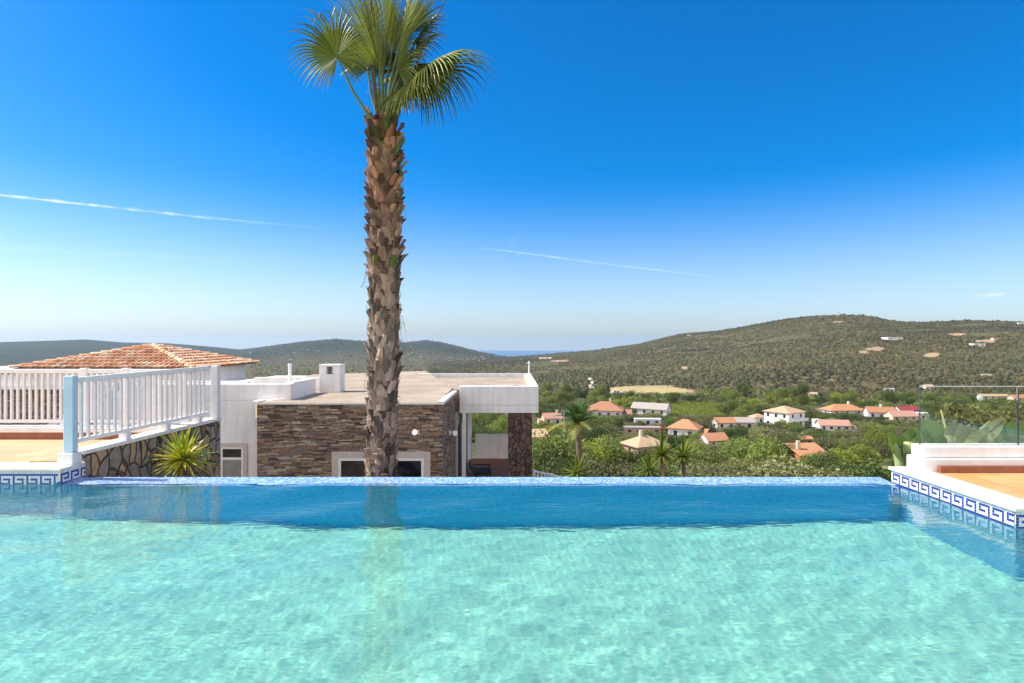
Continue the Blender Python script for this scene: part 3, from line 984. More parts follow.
# white roof slab block over the covered terrace
xb0, xb1 = (459.5 - 512) / F * 17, (538.5 - 512) / F * 17
zt, zm, zb = EYE - (386.3 - HY) / F * 17, EYE - (405.5 - HY) / F * 17, EYE - (413 - HY) / F * 17
b = MB()
b.box(xb0, xb1, 17.0, 17.25, zm + .012, zt)
b.box(xb0, xb1, 17.012, 17.25, zm - .012, zm + .010)
b.box(xb0, xb1, 17.0, 17.25, zb, zm - .014)
b.box(xb1 - .25, xb1, 17.252, 23.6, zb, zt)
b.box(xb0, xb1, 23.35, 23.6, zb - .3, zt + .0, '') if False else None
b.build('roof_fascia', m_white, hs_, bevel=.006)
b = MB()
b.box(xb0, xb1 - .252, 17.252, 23.34, zb + .02, zt - .12)
b.prism([(-1.75, 17.42), (xb0 - .002, 17.42), (xb0 - .002, 23.34), (-3.22, 23.34)], zb + .02, zr + .035)
b.build('roof_slab', m_roof, hs_)
b = MB(); b.box(-3.7, xb1, 23.602, 23.8, zb, zt + .02); b.build('rear_parapet', m_white, hs_)
b = MB(); b.box(.02, .22, 17.5, 17.75, zt - .118, zt - .02); b.build('roof_hatch', painted('dark_blue_hatch', (.03, .06, .12), .5), hs_)
b = MB(); b.tube([P(529, 374, 23.2), P(529, 361, 23.2)], .025, 6); b.tube([P(526.5, 363, 23.2), P(531.5, 363, 23.2)], .012, 6); b.build('antenna', m_paint, hs_)
# covered terrace: side wall with door, pillar, parapet, floor
b = MB(); b.box(-1.70, xb0 - .08, 17.101, 23.3, GZ, zb - .001); b.build('inner_wall', m_white, hs_)
b = MB(); b.box(xb0 - .079, xb0 - .03, 18.0, 20.6, GZ, zb - .12); b.build('door', painted('blue_grey_door', (.05, .075, .11), .25), hs_)
b = MB()
b.tube([(-1.46, 16.92, zb - .02), (-1.46, 16.88, zb - .25), (-1.50, 16.86, zb - .34), (-1.50, 16.86, GZ)], .045, 10)
b.build('downpipe', m_metal, hs_, smooth=True)
b = MB(); b.box(-1.44, -1.33, 16.95, 17.02, GZ, zb - .002); b.build('door_jamb', m_paint, hs_)
b = MB()
px0, px1 = (508 - 512) / F * 17.1, (532 - 512) / F * 17.1
b.box(px0, px1, 17.06, 17.7, GZ, zb - .002)
b.build('pillar', m_pillar, hs_)
zf = EYE - (459 - HY) / F * 22.5
b = MB(); b.box(-1.4, .57, 22.6, 22.8, zf, EYE - (434.5 - HY) / F * 22.6); b.build('balcony_wall', m_white, hs_)
b = MB()
b.box(xb0 - .03, .57, 17.1, 22.59, zf - .3, zf)
b.build('terrace_floor', plaster('terracotta_slab', (.33, .15, .09), .08), hs_)
b = MB(); b.box(xb0, .56, 17.12, 22.79, GZ, zf - .302); b.build('terrace_base', m_white, hs_)

# small lights on the stone wall
for px_, py_, d_, lab in ((417.5, 432.5, 14.0, 'small white wall lamp on the brown stone, right of the palm trunk'), (452.5, 433, 15.5, 'small white double spotlight at the corner of the stone wing')):
    c = P(px_, py_, d_)
    if d_ > 15: c.x = XS1 + .02
    wl = empty('wall_lamp', tuple(c), lab, 'wall lamp')
    b = MB(); b.box(c.x - .06, c.x + .05, c.y - .05, c.y - .002, c.z - .05, c.z + .05); b.build('mount', m_paint, wl, bevel=.01)
    b = MB(); b.tube([c + Vector((-.02, -.05, .0)), c + Vector((-.04, -.16, .03))], [.05, .07], 10)
    if d_ > 15: b.tube([c + Vector((.08, -.05, .0)), c + Vector((.14, -.16, .02))], [.05, .07], 10)
    b.build('lamp_head', m_paint, wl)

# chair on the covered terrace
cc = P(476, 477, 19.0); cc.z = zf
chr_ = empty('chair', tuple(cc), 'dark armchair on the covered terrace left of the stone pillar', 'chair')
m_ch = painted('dark_rattan', (.035, .03, .03), .6)
def cb(name, *a):
    b = MB(); b.box(*a); return b.build(name, m_ch, chr_, bevel=.01)
x, y, z = cc
cb('seat', x - .05, x + .5, y - .28, y + .28, z + .24, z + .31)
b = MB(); b.bar((x - .07, y, z + .30), (x - .22, y, z + .62), .56, .05, up=(1, 0, .3)); b.build('backrest', m_ch, chr_)
for sx in (0, .45):
    for sy in (-.25, .25):
        b = MB(); b.bar((x + sx, y + sy, z), (x + sx, y + sy, z + .24), .04, .04, up=(0, 1, 0)); b.build('leg', m_ch, chr_)
for sy in (-.26, .26):
    b = MB(); b.bar((x - .1, y + sy, z + .45), (x + .45, y + sy, z + .45), .05, .04); b.bar((x + .43, y + sy, z + .31), (x + .43, y + sy, z + .43), .04, .04, up=(0, 1, 0)); b.build('armrest', m_ch, chr_)

# ------------------------------------------------------------------ the tiled hip roof house on the left
def tile_mat(name, base):
    m = NT(name)
    at = m.n('ShaderNodeAttribute', attribute_name='tint')
    n = m.noise(m.pos(), 7, 4, .6)
    col = m.mix(.8, at.outputs['Color'], m.ramp(n, [(.3, .65), (.7, 1.2)]), 'MULTIPLY')
    m.bsdf(col, .85, None, .2)
    return m.mat
m_tile = tile_mat('clay_tiles', None)
TILE_RNG = random.Random(4)
def tint_tile(dark=1.0):
    h = TILE_RNG.random()
    c = [(.56, .30, .17), (.64, .40, .26), (.48, .23, .13), (.70, .50, .36), (.60, .34, .20)][int(h * 5)]
    k = TILE_RNG.uniform(.8, 1.1) * dark
    return tuple(x * k for x in c)
def tiled_slope(mb, e0, e1, r0, r1, tw=.21, tl=.36, hgt=.055):
    """barrel tiles over the slope with eave e0-e1 and upper line r0-r1 (r0==r1 for a hip triangle)"""
    e0, e1, r0, r1 = map(Vector, (e0, e1, r0, r1))
    u = (e1 - e0).normalized()
    mid = (r0 + r1) / 2
    up = (mid - e0) - u * (mid - e0).dot(u)
    H = up.length
    up.normalize()
    nrm = u.cross(up).normalized()
    if nrm.z < 0: nrm = -nrm
    nrow = max(1, int(H / tl))
    for j in range(nrow):
        h0, h1 = j * H / nrow, (j + 1) * H / nrow + .05
        t0 = h0 / H
        a = e0.lerp(r0, t0); c = e1.lerp(r1, t0)
        a = e0 + u * max((a - e0).dot(u), 0); 
        s0 = (e0.lerp(r0, t0) - e0).dot(u); s1 = (e1.lerp(r1, t0) - e0).dot(u)
        k0, k1 = int(math.ceil(s0 / tw)), int(math.floor(s1 / tw))
        for k in range(k0, k1):
            mb.col = tint_tile()
            base = e0 + u * (k * tw) + up * h0
            vs = []
            jit = TILE_RNG.uniform(-.01, .01)
            for (hh, lift, sc) in ((jit, .065, 1.0), (h1 - h0, .008, .8)):
                for q in range(5):
                    an = math.pi * q / 4
                    xx = tw * .5 - math.cos(an) * tw * .44 * sc
                    vs.append(base + u * xx + up * hh + nrm * (math.sin(an) * hgt + lift))
            fs = [(q, q + 1, 6 + q, 5 + q) for q in range(4)] + [(4, 3, 2, 1, 0)]
            mb.add(vs, fs)
def ridge_tiles(mb, p, q, rad=.12, tl=.36, bright=1.4):
    p, q = Vector(p), Vector(q)
    n = max(1, int((q - p).length / tl))
    d = (q - p) / n
    side = d.cross(Vector((0, 0, 1))).normalized(); upv = side.cross(d).normalized()
    for i in range(n):
        mb.col = tuple(min(.75, c * bright) for c in tint_tile())
        vs = []
        for t, sc in ((0, 1.0), (1.1, .82)):
            for k in range(6):
                an = math.pi * k / 5
                vs.append(p + d * (i + t) + side * math.cos(an) * rad * sc + upv * (math.sin(an) * rad * sc + .03 * (1 - t)))
        mb.add(vs, [(k, k + 1, 7 + k, 6 + k) for k in range(5)] + [(5, 4, 3, 2, 1, 0)])
hl = empty('house', (-15, 25, -3.2), 'white house with orange barrel tiled hip roof behind the left railings', 'house')
ze = EYE - 26.0 / F * 22
C0, C1, C2, C3 = (-18.75, 22, ze), (-11.85, 22, ze), (-11.85, 27.6, ze + .03), (-18.75, 27.6, ze + .03)
AP = (-15.15, 24.9, EYE - 3.2 / F * 24.9)
b = MB()
b.col = (.25, .12, .06)
b.add([C0, C1, C2, C3, AP], [(0, 1, 4), (1, 2, 4), (2, 3, 4), (3, 0, 4), (3, 2, 1, 0)])
tiled_slope(b, C0, C1, AP, AP)
tiled_slope(b, C1, C2, AP, AP)
tiled_slope(b, C3, C0, AP, AP)
for c in (C0, C1, C2, C3):
    ridge_tiles(b, c, Vector(AP) + Vector((0, 0, .02)))
b.build('roof', m_tile, hl)
zl = EYE - (386.5 - HY) / F * 22.4
b = MB(); b.box(-21.5, -12.3, 22.4, 27.2, zl + .05, ze - .01); b.build('upper_wall', m_white, hl)
b = MB(); b.box(-21.7, -12.2, 22.2, 27.3, zl - .10, zl + .048); b.build('ledge', m_white, hl)
b = MB(); b.box(-21.5, -13.6, 22.4, 27.2, -3.2, zl - .102); b.build('stone_base', m_ledge, hl)
b = MB(); b.box(-13.598, -12.3, 22.4, 27.2, -3.2, zl - .102); b.build('lower_wall', m_white, hl)
for px_ in (5, 12.5):
    c = P(px_ - 1.6, 372, 22.39)
    b = MB(); b.box(c.x - .10, c.x + .12, 22.37, 22.395, c.z - .09, c.z + .11); w = b.build('window', m_win, hl)
    b = MB(); b.box(c.x - .13, c.x + .15, 22.36, 22.394, c.z - .13, c.z - .092); b.build('sill', m_white, w)
for px_ in (224, 256):
    c = P(px_, 374, 22.4)
# white stepped wall between the two houses, with a stair rail in front of the stone base
ws = empty('garden_wall', (-12, 19, -3.2), 'plain white wall between the railings and the tiled roof house', 'wall')
b = MB(); b.box(-11.39, -7.0, 18.6, 22.3, -3.2, EYE - (380 - HY) / F * 18.6); b.build('wall_body', m_white, ws) if False else None
b = MB(); b.box(-12.25, -9.0, 20.0, 20.3, -3.2, EYE - (383 - HY) / F * 20.0); b.build('wall_face', m_white, ws)
b = MB(); b.box(-12.27, -8.98, 19.98, 20.32, EYE - (383 - HY) / F * 20.0 + .002, EYE - (383 - HY) / F * 20.0 + .05); b.build('wall_cap', m_white, ws)
st = empty('stair_rail', (-9.8, 12, -1), 'sloping white stair rail seen through the left railing', 'stair rail')
p0, p1 = P(44, 426, 11.5), P(116, 383, 11.5)
b = MB()
b.add([(p0.x, 11.5, p0.z - .12), (p1.x, 11.5, p1.z - .12), (p1.x, 11.5, p1.z), (p0.x, 11.5, p0.z), (p0.x, 11.65, p0.z - .12), (p1.x, 11.65, p1.z - .12), (p1.x, 11.65, p1.z), (p0.x, 11.65, p0.z)],
      [(0, 1, 2, 3), (5, 4, 7, 6), (3, 2, 6, 7), (1, 0, 4, 5), (0, 3, 7, 4), (2, 1, 5, 6)])
b.build('sloping_cap', m_white, st)
b = MB()
for t_ in (.1, .5, .9):
    c_ = p0.lerp(p1, t_); b.box(c_.x - .03, c_.x + .03, 11.54, 11.60, -3.2, c_.z - .10)
b.build('rail_post', m_white, st)
b = MB()
b.add([(p0.x + .1, 11.52, -3.2), (p1.x, 11.52, -3.2), (p1.x, 11.52, p1.z - .122), (p0.x + .1, 11.52, p0.z - .05), (p0.x + .1, 11.63, -3.2), (p1.x, 11.63, -3.2), (p1.x, 11.63, p1.z - .122), (p0.x + .1, 11.63, p0.z - .05)],
      [(0, 1, 2, 3), (5, 4, 7, 6), (3, 2, 6, 7), (0, 3, 7, 4), (2, 1, 5, 6)])


# white picket fence below the pool
fp, fq = P(534, 471, 21.0), P(566, 478, 26.0)
fz = empty('picket_fence', tuple(fp), 'short white picket fence beside the stone pillar, sloping down into the garden', 'fence')
b = MB()
b.bar(fp, fq, .05, .06)
b.build('top_rail', m_paint, fz)
for i in range(11):
    q = fp.lerp(fq, i / 10)
    b = MB(); b.box(q.x - .035, q.x + .035, q.y - .015, q.y + .015, q.z - 1.2, q.z - .032); b.build('picket', m_paint, fz)
for t in (0, .5, 1):
    q = fp.lerp(fq, t)
    b = MB(); b.box(q.x - .05, q.x + .05, q.y + .02, q.y + .12, q.z - 3.0, q.z + .03); b.build('post', m_paint, fz)
# ------------------------------------------------------------------ village houses in the valley
def roof_mat(name, a, c):
    m = NT(name)
    p = m.pos()
    col = m.mix(m.noise(p, .9, 5, .65), a, c)
    w = m.noise(m.scale(p, (3, 3, 3)), 1.0, 3)
    col = m.mix(.5, col, m.ramp(w, [(.3, .7), (.7, 1.2)]), 'MULTIPLY')
    m.bsdf(col, .85, m.bump(w, .5, .1), .2)
    return m.mat
RM = {'orange': roof_mat('orange_roof_tiles', (.46, .19, .09), (.42, .24, .13)), 'brown': roof_mat('brown_roof_tiles', (.30, .14, .08), (.42, .21, .12)),
      'tan': roof_mat('tan_roof_tiles', (.50, .36, .22), (.42, .28, .17)), 'grey': roof_mat('grey_roof_sheets', (.30, .26, .23), (.40, .36, .32)),
      'pink': roof_mat('pinkish_roof_tiles', (.46, .26, .20), (.40, .22, .16)), 'red': roof_mat('crimson_roof_sheets', (.28, .045, .055), (.24, .05, .055)),
      'white': m_white}
WM = {'white': plaster('village_white', (.74, .72, .70), .05), 'pinkbrown': plaster('village_pink_brown', (.46, .29, .22), .05), 'cream': plaster('village_cream', (.66, .55, .42), .05),
      'orange': plaster('village_orange', (.50, .20, .09), .06), 'lilac': plaster('village_lilac', (.60, .57, .62), .04)}
m_vwin = painted('village_window', (.03, .032, .04), .2)
LAND = []      # landmarks for telling the trees apart: (phrase, px, py)
HOUSES = []    # screen boxes (x0, x1, ytop, ybase, depth)
def house(label, px, py, wpx, hpx, rpx, yaw=0, roof='orange', wall='white', kind='hip', dratio=.75, win=(2, 1), floors=1, chim=None, land=None, cat='house', dmin=60, garage=False, name='village_house'):
    g = ground_at(px, py, dmin)
    D = g.y
    if D > 3800: print('house too far', label, D)
    mpp = D / F
    a = R(yaw)
    # the seen width is made of the front and a side
    dr = dratio
    W = wpx * mpp / (abs(math.cos(a)) + dr * abs(math.sin(a)))
    L = W * dr
    H = hpx * mpp; RH = rpx * mpp
    g.z = EYE - (py - HY) / F * D
    root = empty(name, tuple(g), label, cat, 'village houses in the valley')
    ux = Vector((math.cos(a), math.sin(a), 0)); uy = Vector((-math.sin(a), math.cos(a), 0))
    org = g + Vector((0, L * .3, 0))
    T = lambda x, y, z: org + ux * x + uy * y + Vector((0, 0, z))
    def bx(mb, x0, x1, y0, y1, z0, z1):
        vs = [T(*q) for q in ((x0, y0, z0), (x1, y0, z0), (x1, y1, z0), (x0, y1, z0), (x0, y0, z1), (x1, y0, z1), (x1, y1, z1), (x0, y1, z1))]
        mb.add(vs, [(0, 3, 2, 1), (4, 5, 6, 7), (0, 1, 5, 4), (2, 3, 7, 6), (3, 0, 4, 7), (1, 2, 6, 5)])
    w2, l2 = W / 2, L / 2
    b = MB()
    if kind == 'gable':      # ridge along x, white gable ends
        bx(b, -w2, w2, -l2, l2, -4, H)
        b.add([T(-w2, -l2, H), T(-w2, l2, H), T(-w2, 0, H + RH * .97), T(w2, -l2, H), T(w2, l2, H), T(w2, 0, H + RH * .97)], [(0, 2, 1), (3, 4, 5)])
    else:
        bx(b, -w2, w2, -l2, l2, -4, H)
    b.build('wall', WM[wall], root)
    o = .35 + .02 * W
    b = MB()
    th_ = .18
    if kind == 'hip':
        k = max(0, w2 - l2) if W >= L else 0
        k = max(k, w2 * .12)
        e = [T(-w2 - o, -l2 - o, H), T(w2 + o, -l2 - o, H), T(w2 + o, l2 + o, H), T(-w2 - o, l2 + o, H)]
        lo = [q - Vector((0, 0, th_)) for q in e]
        rd = [T(-k, 0, H + RH), T(k, 0, H + RH)]
        b.add(e + lo + rd, [(0, 1, 9, 8), (1, 2, 9), (2, 3, 8, 9), (3, 0, 8), (0, 4, 5, 1), (1, 5, 6, 2), (2, 6, 7, 3), (3, 7, 4, 0), (7, 6, 5, 4)])
    elif kind == 'gable':
        for s in (-1, 1):
            q = [T(-w2 - o * .6, s * (l2 + o), H - RH * o / l2 * .5), T(w2 + o * .6, s * (l2 + o), H - RH * o / l2 * .5), T(w2 + o * .6, 0, H + RH), T(-w2 - o * .6, 0, H + RH)]
            up = [v + Vector((0, 0, th_)) for v in q]
            b.add(q + up, [(0, 3, 2, 1), (4, 5, 6, 7), (0, 1, 5, 4), (1, 2, 6, 5), (3, 0, 4, 7)] if s < 0 else [(0, 1, 2, 3), (7, 6, 5, 4), (1, 0, 4, 5), (2, 1, 5, 6), (0, 3, 7, 4)])
    elif kind == 'shed':     # one slope down towards the viewer
        q = [T(-w2 - o, -l2 - o, H), T(w2 + o, -l2 - o, H), T(w2 + o, l2 + o, H + RH), T(-w2 - o, l2 + o, H + RH)]
        up = [v + Vector((0, 0, th_)) for v in q]
        b.add(q + up, [(0, 3, 2, 1), (4, 5, 6, 7), (0, 1, 5, 4), (1, 2, 6, 5), (2, 3, 7, 6), (3, 0, 4, 7)])
    else:
        bx(b, -w2 - .15, w2 + .15, -l2 - .15, l2 + .15, H + .002, H + .3)
    rf = b.build('roof', RM[roof], root)
    ch_ = chim if chim is not None else None
    if ch_ is not None:
        b = MB(); cx = ch_ * w2
        bx(b, cx - .4, cx + .4, -.2, .5, H + RH * .2, H + RH + 1.3)
        b.build('chimney', WM['cream'] if wall != 'white' else WM['white'], rf)
    if wpx > 19 and kind != 'flat' and label[0] != 'h':
        sd_ = 1 if len(label) % 2 else -1
        x0_, x1_ = sorted((sd_ * (w2 + .01), sd_ * (w2 + W * .26)))
        b = MB(); bx(b, x0_, x1_, -l2 * .45, l2 * .8, -4, H * .62)
        b.build('annex', WM[wall], root)
        b = MB()
        q = [T(x0_ - .1, -l2 * .45 - .3, H * .6), T(x1_ + .1, -l2 * .45 - .3, H * .6), T(x1_ + .1, l2 * .8, H * .6 + RH * .35), T(x0_ - .1, l2 * .8, H * .6 + RH * .35)]
        up = [v + Vector((0, 0, .15)) for v in q]
        b.add(q + up, [(0, 3, 2, 1), (4, 5, 6, 7), (0, 1, 5, 4), (1, 2, 6, 5), (2, 3, 7, 6), (3, 0, 4, 7)])
        b.build('annex_roof', RM[roof], root)
    fh = H / floors
    for fl in range(floors):
        z0 = fl * fh
        n = win[0]
        for i in range(n):
            xc = -w2 + W * (i + .5) / n
            b = MB()
            if garage and fl == 0 and i == 0:
                bx(b, xc - 1.9, xc + 1.9, -l2 - .04, -l2 - .005, z0 + .1, z0 + fh * .8)
                b.build('garage_door', m_vwin, root)
                continue
            door = (fl == 0 and i == n // 2 and n > 1)
            bx(b, xc - .55, xc + .55, -l2 - .04, -l2 - .005, z0 + (0 if door else fh * .35), z0 + fh * .78)
            w = b.build('door' if door else 'window', m_vwin, root)
            b = MB()
            bx(b, xc - .7, xc + .7, -l2 - .07, -l2 - .041, z0 + fh * .78, z0 + fh * .84)
            b.build('lintel', WM['cream'] if wall != 'cream' else WM['white'], w)
        side = -1 if yaw > 0 else 1
        for i in range(win[1]):
            yc = -l2 + L * (i + .5) / win[1]
            b = MB()
            x = side * w2
            bx(b, min(x + side * .005, x + side * .04), max(x + side * .005, x + side * .04), yc - .5, yc + .5, z0 + fh * .35, z0 + fh * .78)
            b.build('window', m_vwin, root)
    if floors > 1:
        b = MB(); bx(b, -w2, w2, -l2 - 1.6, -l2 - .06, fh - .2, fh - .02); bx(b, -w2, w2, -l2 - 1.6, -l2 - 1.45, fh - .018, fh + .85)
        b.build('balcony', WM['white'], root)
    if land: LAND.append((land, px, py - hpx * .5))
    HOUSES.append((px - wpx / 2 - 1, px + wpx / 2 + 1, py - hpx - rpx, py, D))
    return root, T, W, L, H, g

house('square house with tan hip roof and pink brown front, in the olive grove', 646, 459, 44, 14, 8.5, 24, 'tan', 'pinkbrown', 'hip', .8, (2, 1), chim=-.2, land='tan hip roofed house')
house('white house under a bright orange hip roof, right of the crimson awning', 687, 440, 36, 12, 8, -28, 'orange', 'white', 'hip', .8, (2, 2), land='orange hip roofed house')
house('long white house with grey pitched roof beside the green orchard', 652, 416, 38, 7.5, 5, -32, 'grey', 'white', 'gable', .42, (4, 1), land='long grey roofed house')
house('long flat grey roofed building behind the tan hip roofed house', 643, 434, 36, 6, 1.2, -4, 'grey', 'pinkbrown', 'flat', .3, (4, 0), land='long flat roofed building')
house('low white annex with flat roof just below the long grey roofed house', 648, 424.5, 26, 5, .6, -4, 'white', 'lilac', 'flat', .3, (3, 0), land='low white annex')
house('broad house with weathered orange brown hip roof, right of the feather palm', 606, 420, 40, 10, 8, -12, 'brown', 'lilac', 'hip', .75, (4, 1), chim=.3, land='broad brown roofed house')
house('small terracotta roofed house half hidden left of the feather palm', 552, 425, 20, 7, 4.5, 10, 'pink', 'cream', 'gable', .6, (2, 1), chim=.6, land='half hidden terracotta roofed house')
house('pale orange shed roof peeping out right of the stone pillar', 538, 446, 20, 9, 6, 14, 'tan', 'cream', 'shed', .7, (1, 0), land='pale shed roof near the stone pillar')
house('small white cottage with orange gable roof left of the olive trees', 715, 447, 27, 7, 6, 16, 'orange', 'white', 'gable', .7, (2, 1), land='orange gabled cottage')
house('low house with flat pitched orange roof, right of the orange hip roofed house', 725, 429.5, 21, 7, 4.5, 8, 'orange', 'white', 'gable', .6, (2, 1), land='low orange roofed house')
house('low barn with grey brown roof between two orange roofs and the white villa', 744, 429, 22, 7, 4, -8, 'grey', 'cream', 'gable', .6, (2, 1), land='grey brown barn')
house('tiny white block house with beige roof immediately left of the two storey villa', 759, 425, 15, 8, 3, 14, 'tan', 'white', 'hip', .8, (1, 1), land='tiny white block house')
house('two storey white villa with tan hip roof, balcony and dark garage', 788, 428, 38, 16, 5.5, 33, 'tan', 'white', 'hip', .95, (2, 3), floors=2, land='two storey white villa', garage=True)
house('low white house with pinkish roof and terracotta end wall beside the pale track', 835, 431.5, 30, 6.5, 4.5, -10, 'pink', 'lilac', 'gable', .5, (4, 1), land='low pinkish roofed house')
house('white box like outbuilding left of the low pinkish roofed house', 817, 427, 7, 7, .6, 12, 'white', 'white', 'flat', .8, (1, 0), land='white outbuilding')
house('orange shed roofed house with white chimney, nearest to the olive grove', 811, 460, 32, 5, 8, 6, 'orange', 'orange', 'shed', .8, (2, 1), chim=-.65, land='orange shed roofed house')
house('small orange walled house behind the orange shed roofed house', 805, 445, 14, 6, 2.2, 4, 'orange', 'orange', 'gable', .7, (2, 0), land='small orange walled house')
house('wide orange roofed farmhouse with chimney showing above the trees', 845, 415, 36, 5, 5.5, 5, 'orange', 'white', 'hip', .5, (3, 1), chim=.4, land='wide orange farmhouse')
house('white house with brown gable roof and chimney, left of the crimson roof', 882, 419.5, 27, 7.5, 4.5, -14, 'brown', 'white', 'gable', .55, (3, 1), chim=.1, land='white house with brown gable')
house('low pinkish roofed house in front of the crimson roof', 903, 421.5, 28, 5.5, 4.5, 6, 'pink', 'cream', 'gable', .5, (3, 1), land='pinkish house below the crimson roof')
house('house with crimson roof at the edge of the glass panel', 908, 415, 21, 5, 3.5, 4, 'red', 'white', 'gable', .5, (2, 0), land='crimson roofed house')
house('small plain white house seen through the edge of the glass panel', 923, 421, 12, 7.5, 1.2, -12, 'white', 'white', 'flat', .8, (1, 1), land='plain white house')
house('long low white farm building seen through the glass panel', 995, 400.5, 26, 4.5, 1.6, -4, 'tan', 'white', 'gable', .35, (4, 0), land='low white farm building')
house('small orange roofed house at the right border behind the glass', 1019, 402, 14, 4, 3, 4, 'orange', 'cream', 'gable', .6, (1, 0), land='orange house behind the glass')
for (lab, a, c, w, h, r_, rf, wl) in (('white farmhouse with tan roof at the foot of the hill above the villa', 813, 397, 9, 3, 1.6, 'tan', 'white'), ('pair of joined white walls at the foot of the right hill', 890, 392, 9, 3.2, 1, 'white', 'white'),
        ('white hillside house with tan roof above the glass panel edge', 929, 389, 9, 2.8, 1.5, 'tan', 'white'), ('pale house beside the straw coloured field', 617, 393, 7, 2.6, 1.2, 'tan', 'cream'),
        ('long white villa high on the right hill below the summit', 894, 340, 16, 2.6, .9, 'white', 'white'), ('white villa beside the bare earth scar on the right hill', 979, 346.5, 12, 2.8, 1, 'white', 'white'),
        ('small white house near the right end of the hill crest', 1021, 324.5, 5, 1.8, .5, 'white', 'white'), ('small cream house on the upper right hillside', 996, 340, 6, 2, .8, 'tan', 'cream'),
        ('tiny pale house low on the hill slope left of the field', 592, 389.5, 5, 2, .8, 'white', 'white'), ('tiny white house on the far left of the hill crest', 690, 336, 4, 1.2, .5, 'white', 'white'),
        ('cream house on the low rise in front of the sea', 545, 359.5, 7, 1.8, .8, 'orange', 'cream'), ('tan roofed house among the trees right of the sea gap', 566, 361.5, 6, 1.6, .8, 'orange', 'cream')):
    house(lab, a, c, w, h, r_, random.uniform(-20, 20), rf, wl, 'gable' if r_ > 1.1 else 'flat', .6, (2, 0), dmin=150)

# small white houses scattered over the far left hills
rng_ = random.Random(8)
FARH = []
for i in range(34):
    a = rng_.choice([rng_.uniform(250, 480), rng_.uniform(380, 520)])
    c = np.interp(a, *zip(*SKY_L)) + rng_.uniform(4, 17)
    if a > 440: c = rng_.uniform(356, 361)
    g = ground_at(a, c, 1500, 9000)
    if g.y < 1600 or g.y > 8800: continue
    s = g.y / F
    hw, hh = s * rng_.uniform(.5, 1.2), s * rng_.uniform(.35, .7)
    b = MB()
    b.box(g.x - hw, g.x + hw, g.y - hw * .7, g.y + hw * .7, g.z - 3, g.z + hh)
    o = b.build('far_house', WM['white'], org=tuple(g))
    FARH.append((g.x / g.y, o)); tag(o, 'x', 'house', 'white specks of houses on the far hills')

ORDW = ['leftmost', 'second from the left', 'third from the left', 'fourth from the left', 'fifth from the left'] + ['%d%s from the left' % (i, {1: 'st', 2: 'nd', 3: 'rd'}.get(i % 10 if not 10 < i < 20 else 0, 'th')) for i in range(6, 80)]
for i, (_, o) in enumerate(sorted(FARH, key=lambda q: q[0])):
    o['label'] = 'tiny white speck of a house on the far hills, ' + ORDW[i]
HOUSES.append((664, 734, 404, 419, ground_at(696, 417).y))
HOUSES.append((622, 692, 386, 394, ground_at(655, 393).y))
# crimson awning behind the tan house, on four posts
g = ground_at(662, 433); aw = empty('awning', tuple(g), 'small crimson awning on posts between the flat roofed building and the orange hip roof', 'awning')
s = g.y / F; h0 = EYE - (429 - HY) / F * g.y; h1 = EYE - (424 - HY) / F * g.y; hw = 6 * s
b = MB()
cs4 = [(g.x - hw, g.y - hw * .6, h0), (g.x + hw, g.y - hw * .6, h0), (g.x + hw, g.y + hw * .6, h0), (g.x - hw, g.y + hw * .6, h0)]
b.add(cs4 + [(x, y, z - .3) for x, y, z in cs4] + [(g.x - hw * .3, g.y, h1), (g.x + hw * .3, g.y, h1)], [(0, 1, 9, 8), (1, 2, 9), (2, 3, 8, 9), (3, 0, 8), (0, 4, 5, 1), (1, 5, 6, 2), (2, 6, 7, 3), (3, 7, 4, 0)])
b.build('canopy', RM['red'], aw)
for x, y, z in cs4:
    b = MB(); b.bar((x, y, g.z - 1), (x, y, z - .05), .15, .15, up=(0, 1, 0)); b.build('post', m_grey, aw)
# orange ruin walls by the track
g = ground_at(783, 442); ru = empty('ruined_wall', tuple(g), 'broken orange rubble walls of a ruin below the white villa', 'ruin')
s = g.y / F
b = MB()
for (x0, x1, hh) in ((-11, -5, 5), (-5, 0, 3), (2, 7, 6), (7, 11, 3.5)):
    b.box(g.x + x0 * s, g.x + x1 * s - .02, g.y - .3 + .05 * x0, g.y + .3 + .05 * x0, g.z - 2, g.z + hh * s * .75)
b.build('rubble_wall', WM['orange'], ru)
# dark car parked on the track
g = ground_at(816, 433.4); s = g.y / F
car = empty('parked_car', tuple(g), 'dark car parked on the pale track in front of the low pinkish roofed house', 'car')
m_car = painted('dark_car_paint', (.03, .035, .05), .25)
b = MB()
pr = [(-2.1, .35), (-2.1, .8), (-1.3, .95), (-.8, 1.4), (.7, 1.42), (1.2, .98), (2.0, .85), (2.1, .35)]
n_ = len(pr)
b.add([(g.x + a, g.y - .85, g.z + c) for a, c in pr] + [(g.x + a, g.y + .85, g.z + c) for a, c in pr], [tuple(range(n_)), tuple(range(2 * n_ - 1, n_ - 1, -1))] + [((i + 1) % n_, i, n_ + i, n_ + (i + 1) % n_) for i in range(n_)])
b.build('body', m_car, car)
b = MB(); b.box(g.x - .7, g.x + .75, g.y - .87, g.y - .852, g.z + .98, g.z + 1.33); b.build('side_window', m_win, car)
for a in (-1.3, 1.3):
    b = MB(); b.tube([(g.x + a, g.y - .9, g.z + .33), (g.x + a, g.y - .7, g.z + .33)], .33, 12); b.build('wheel', m_dark, car)

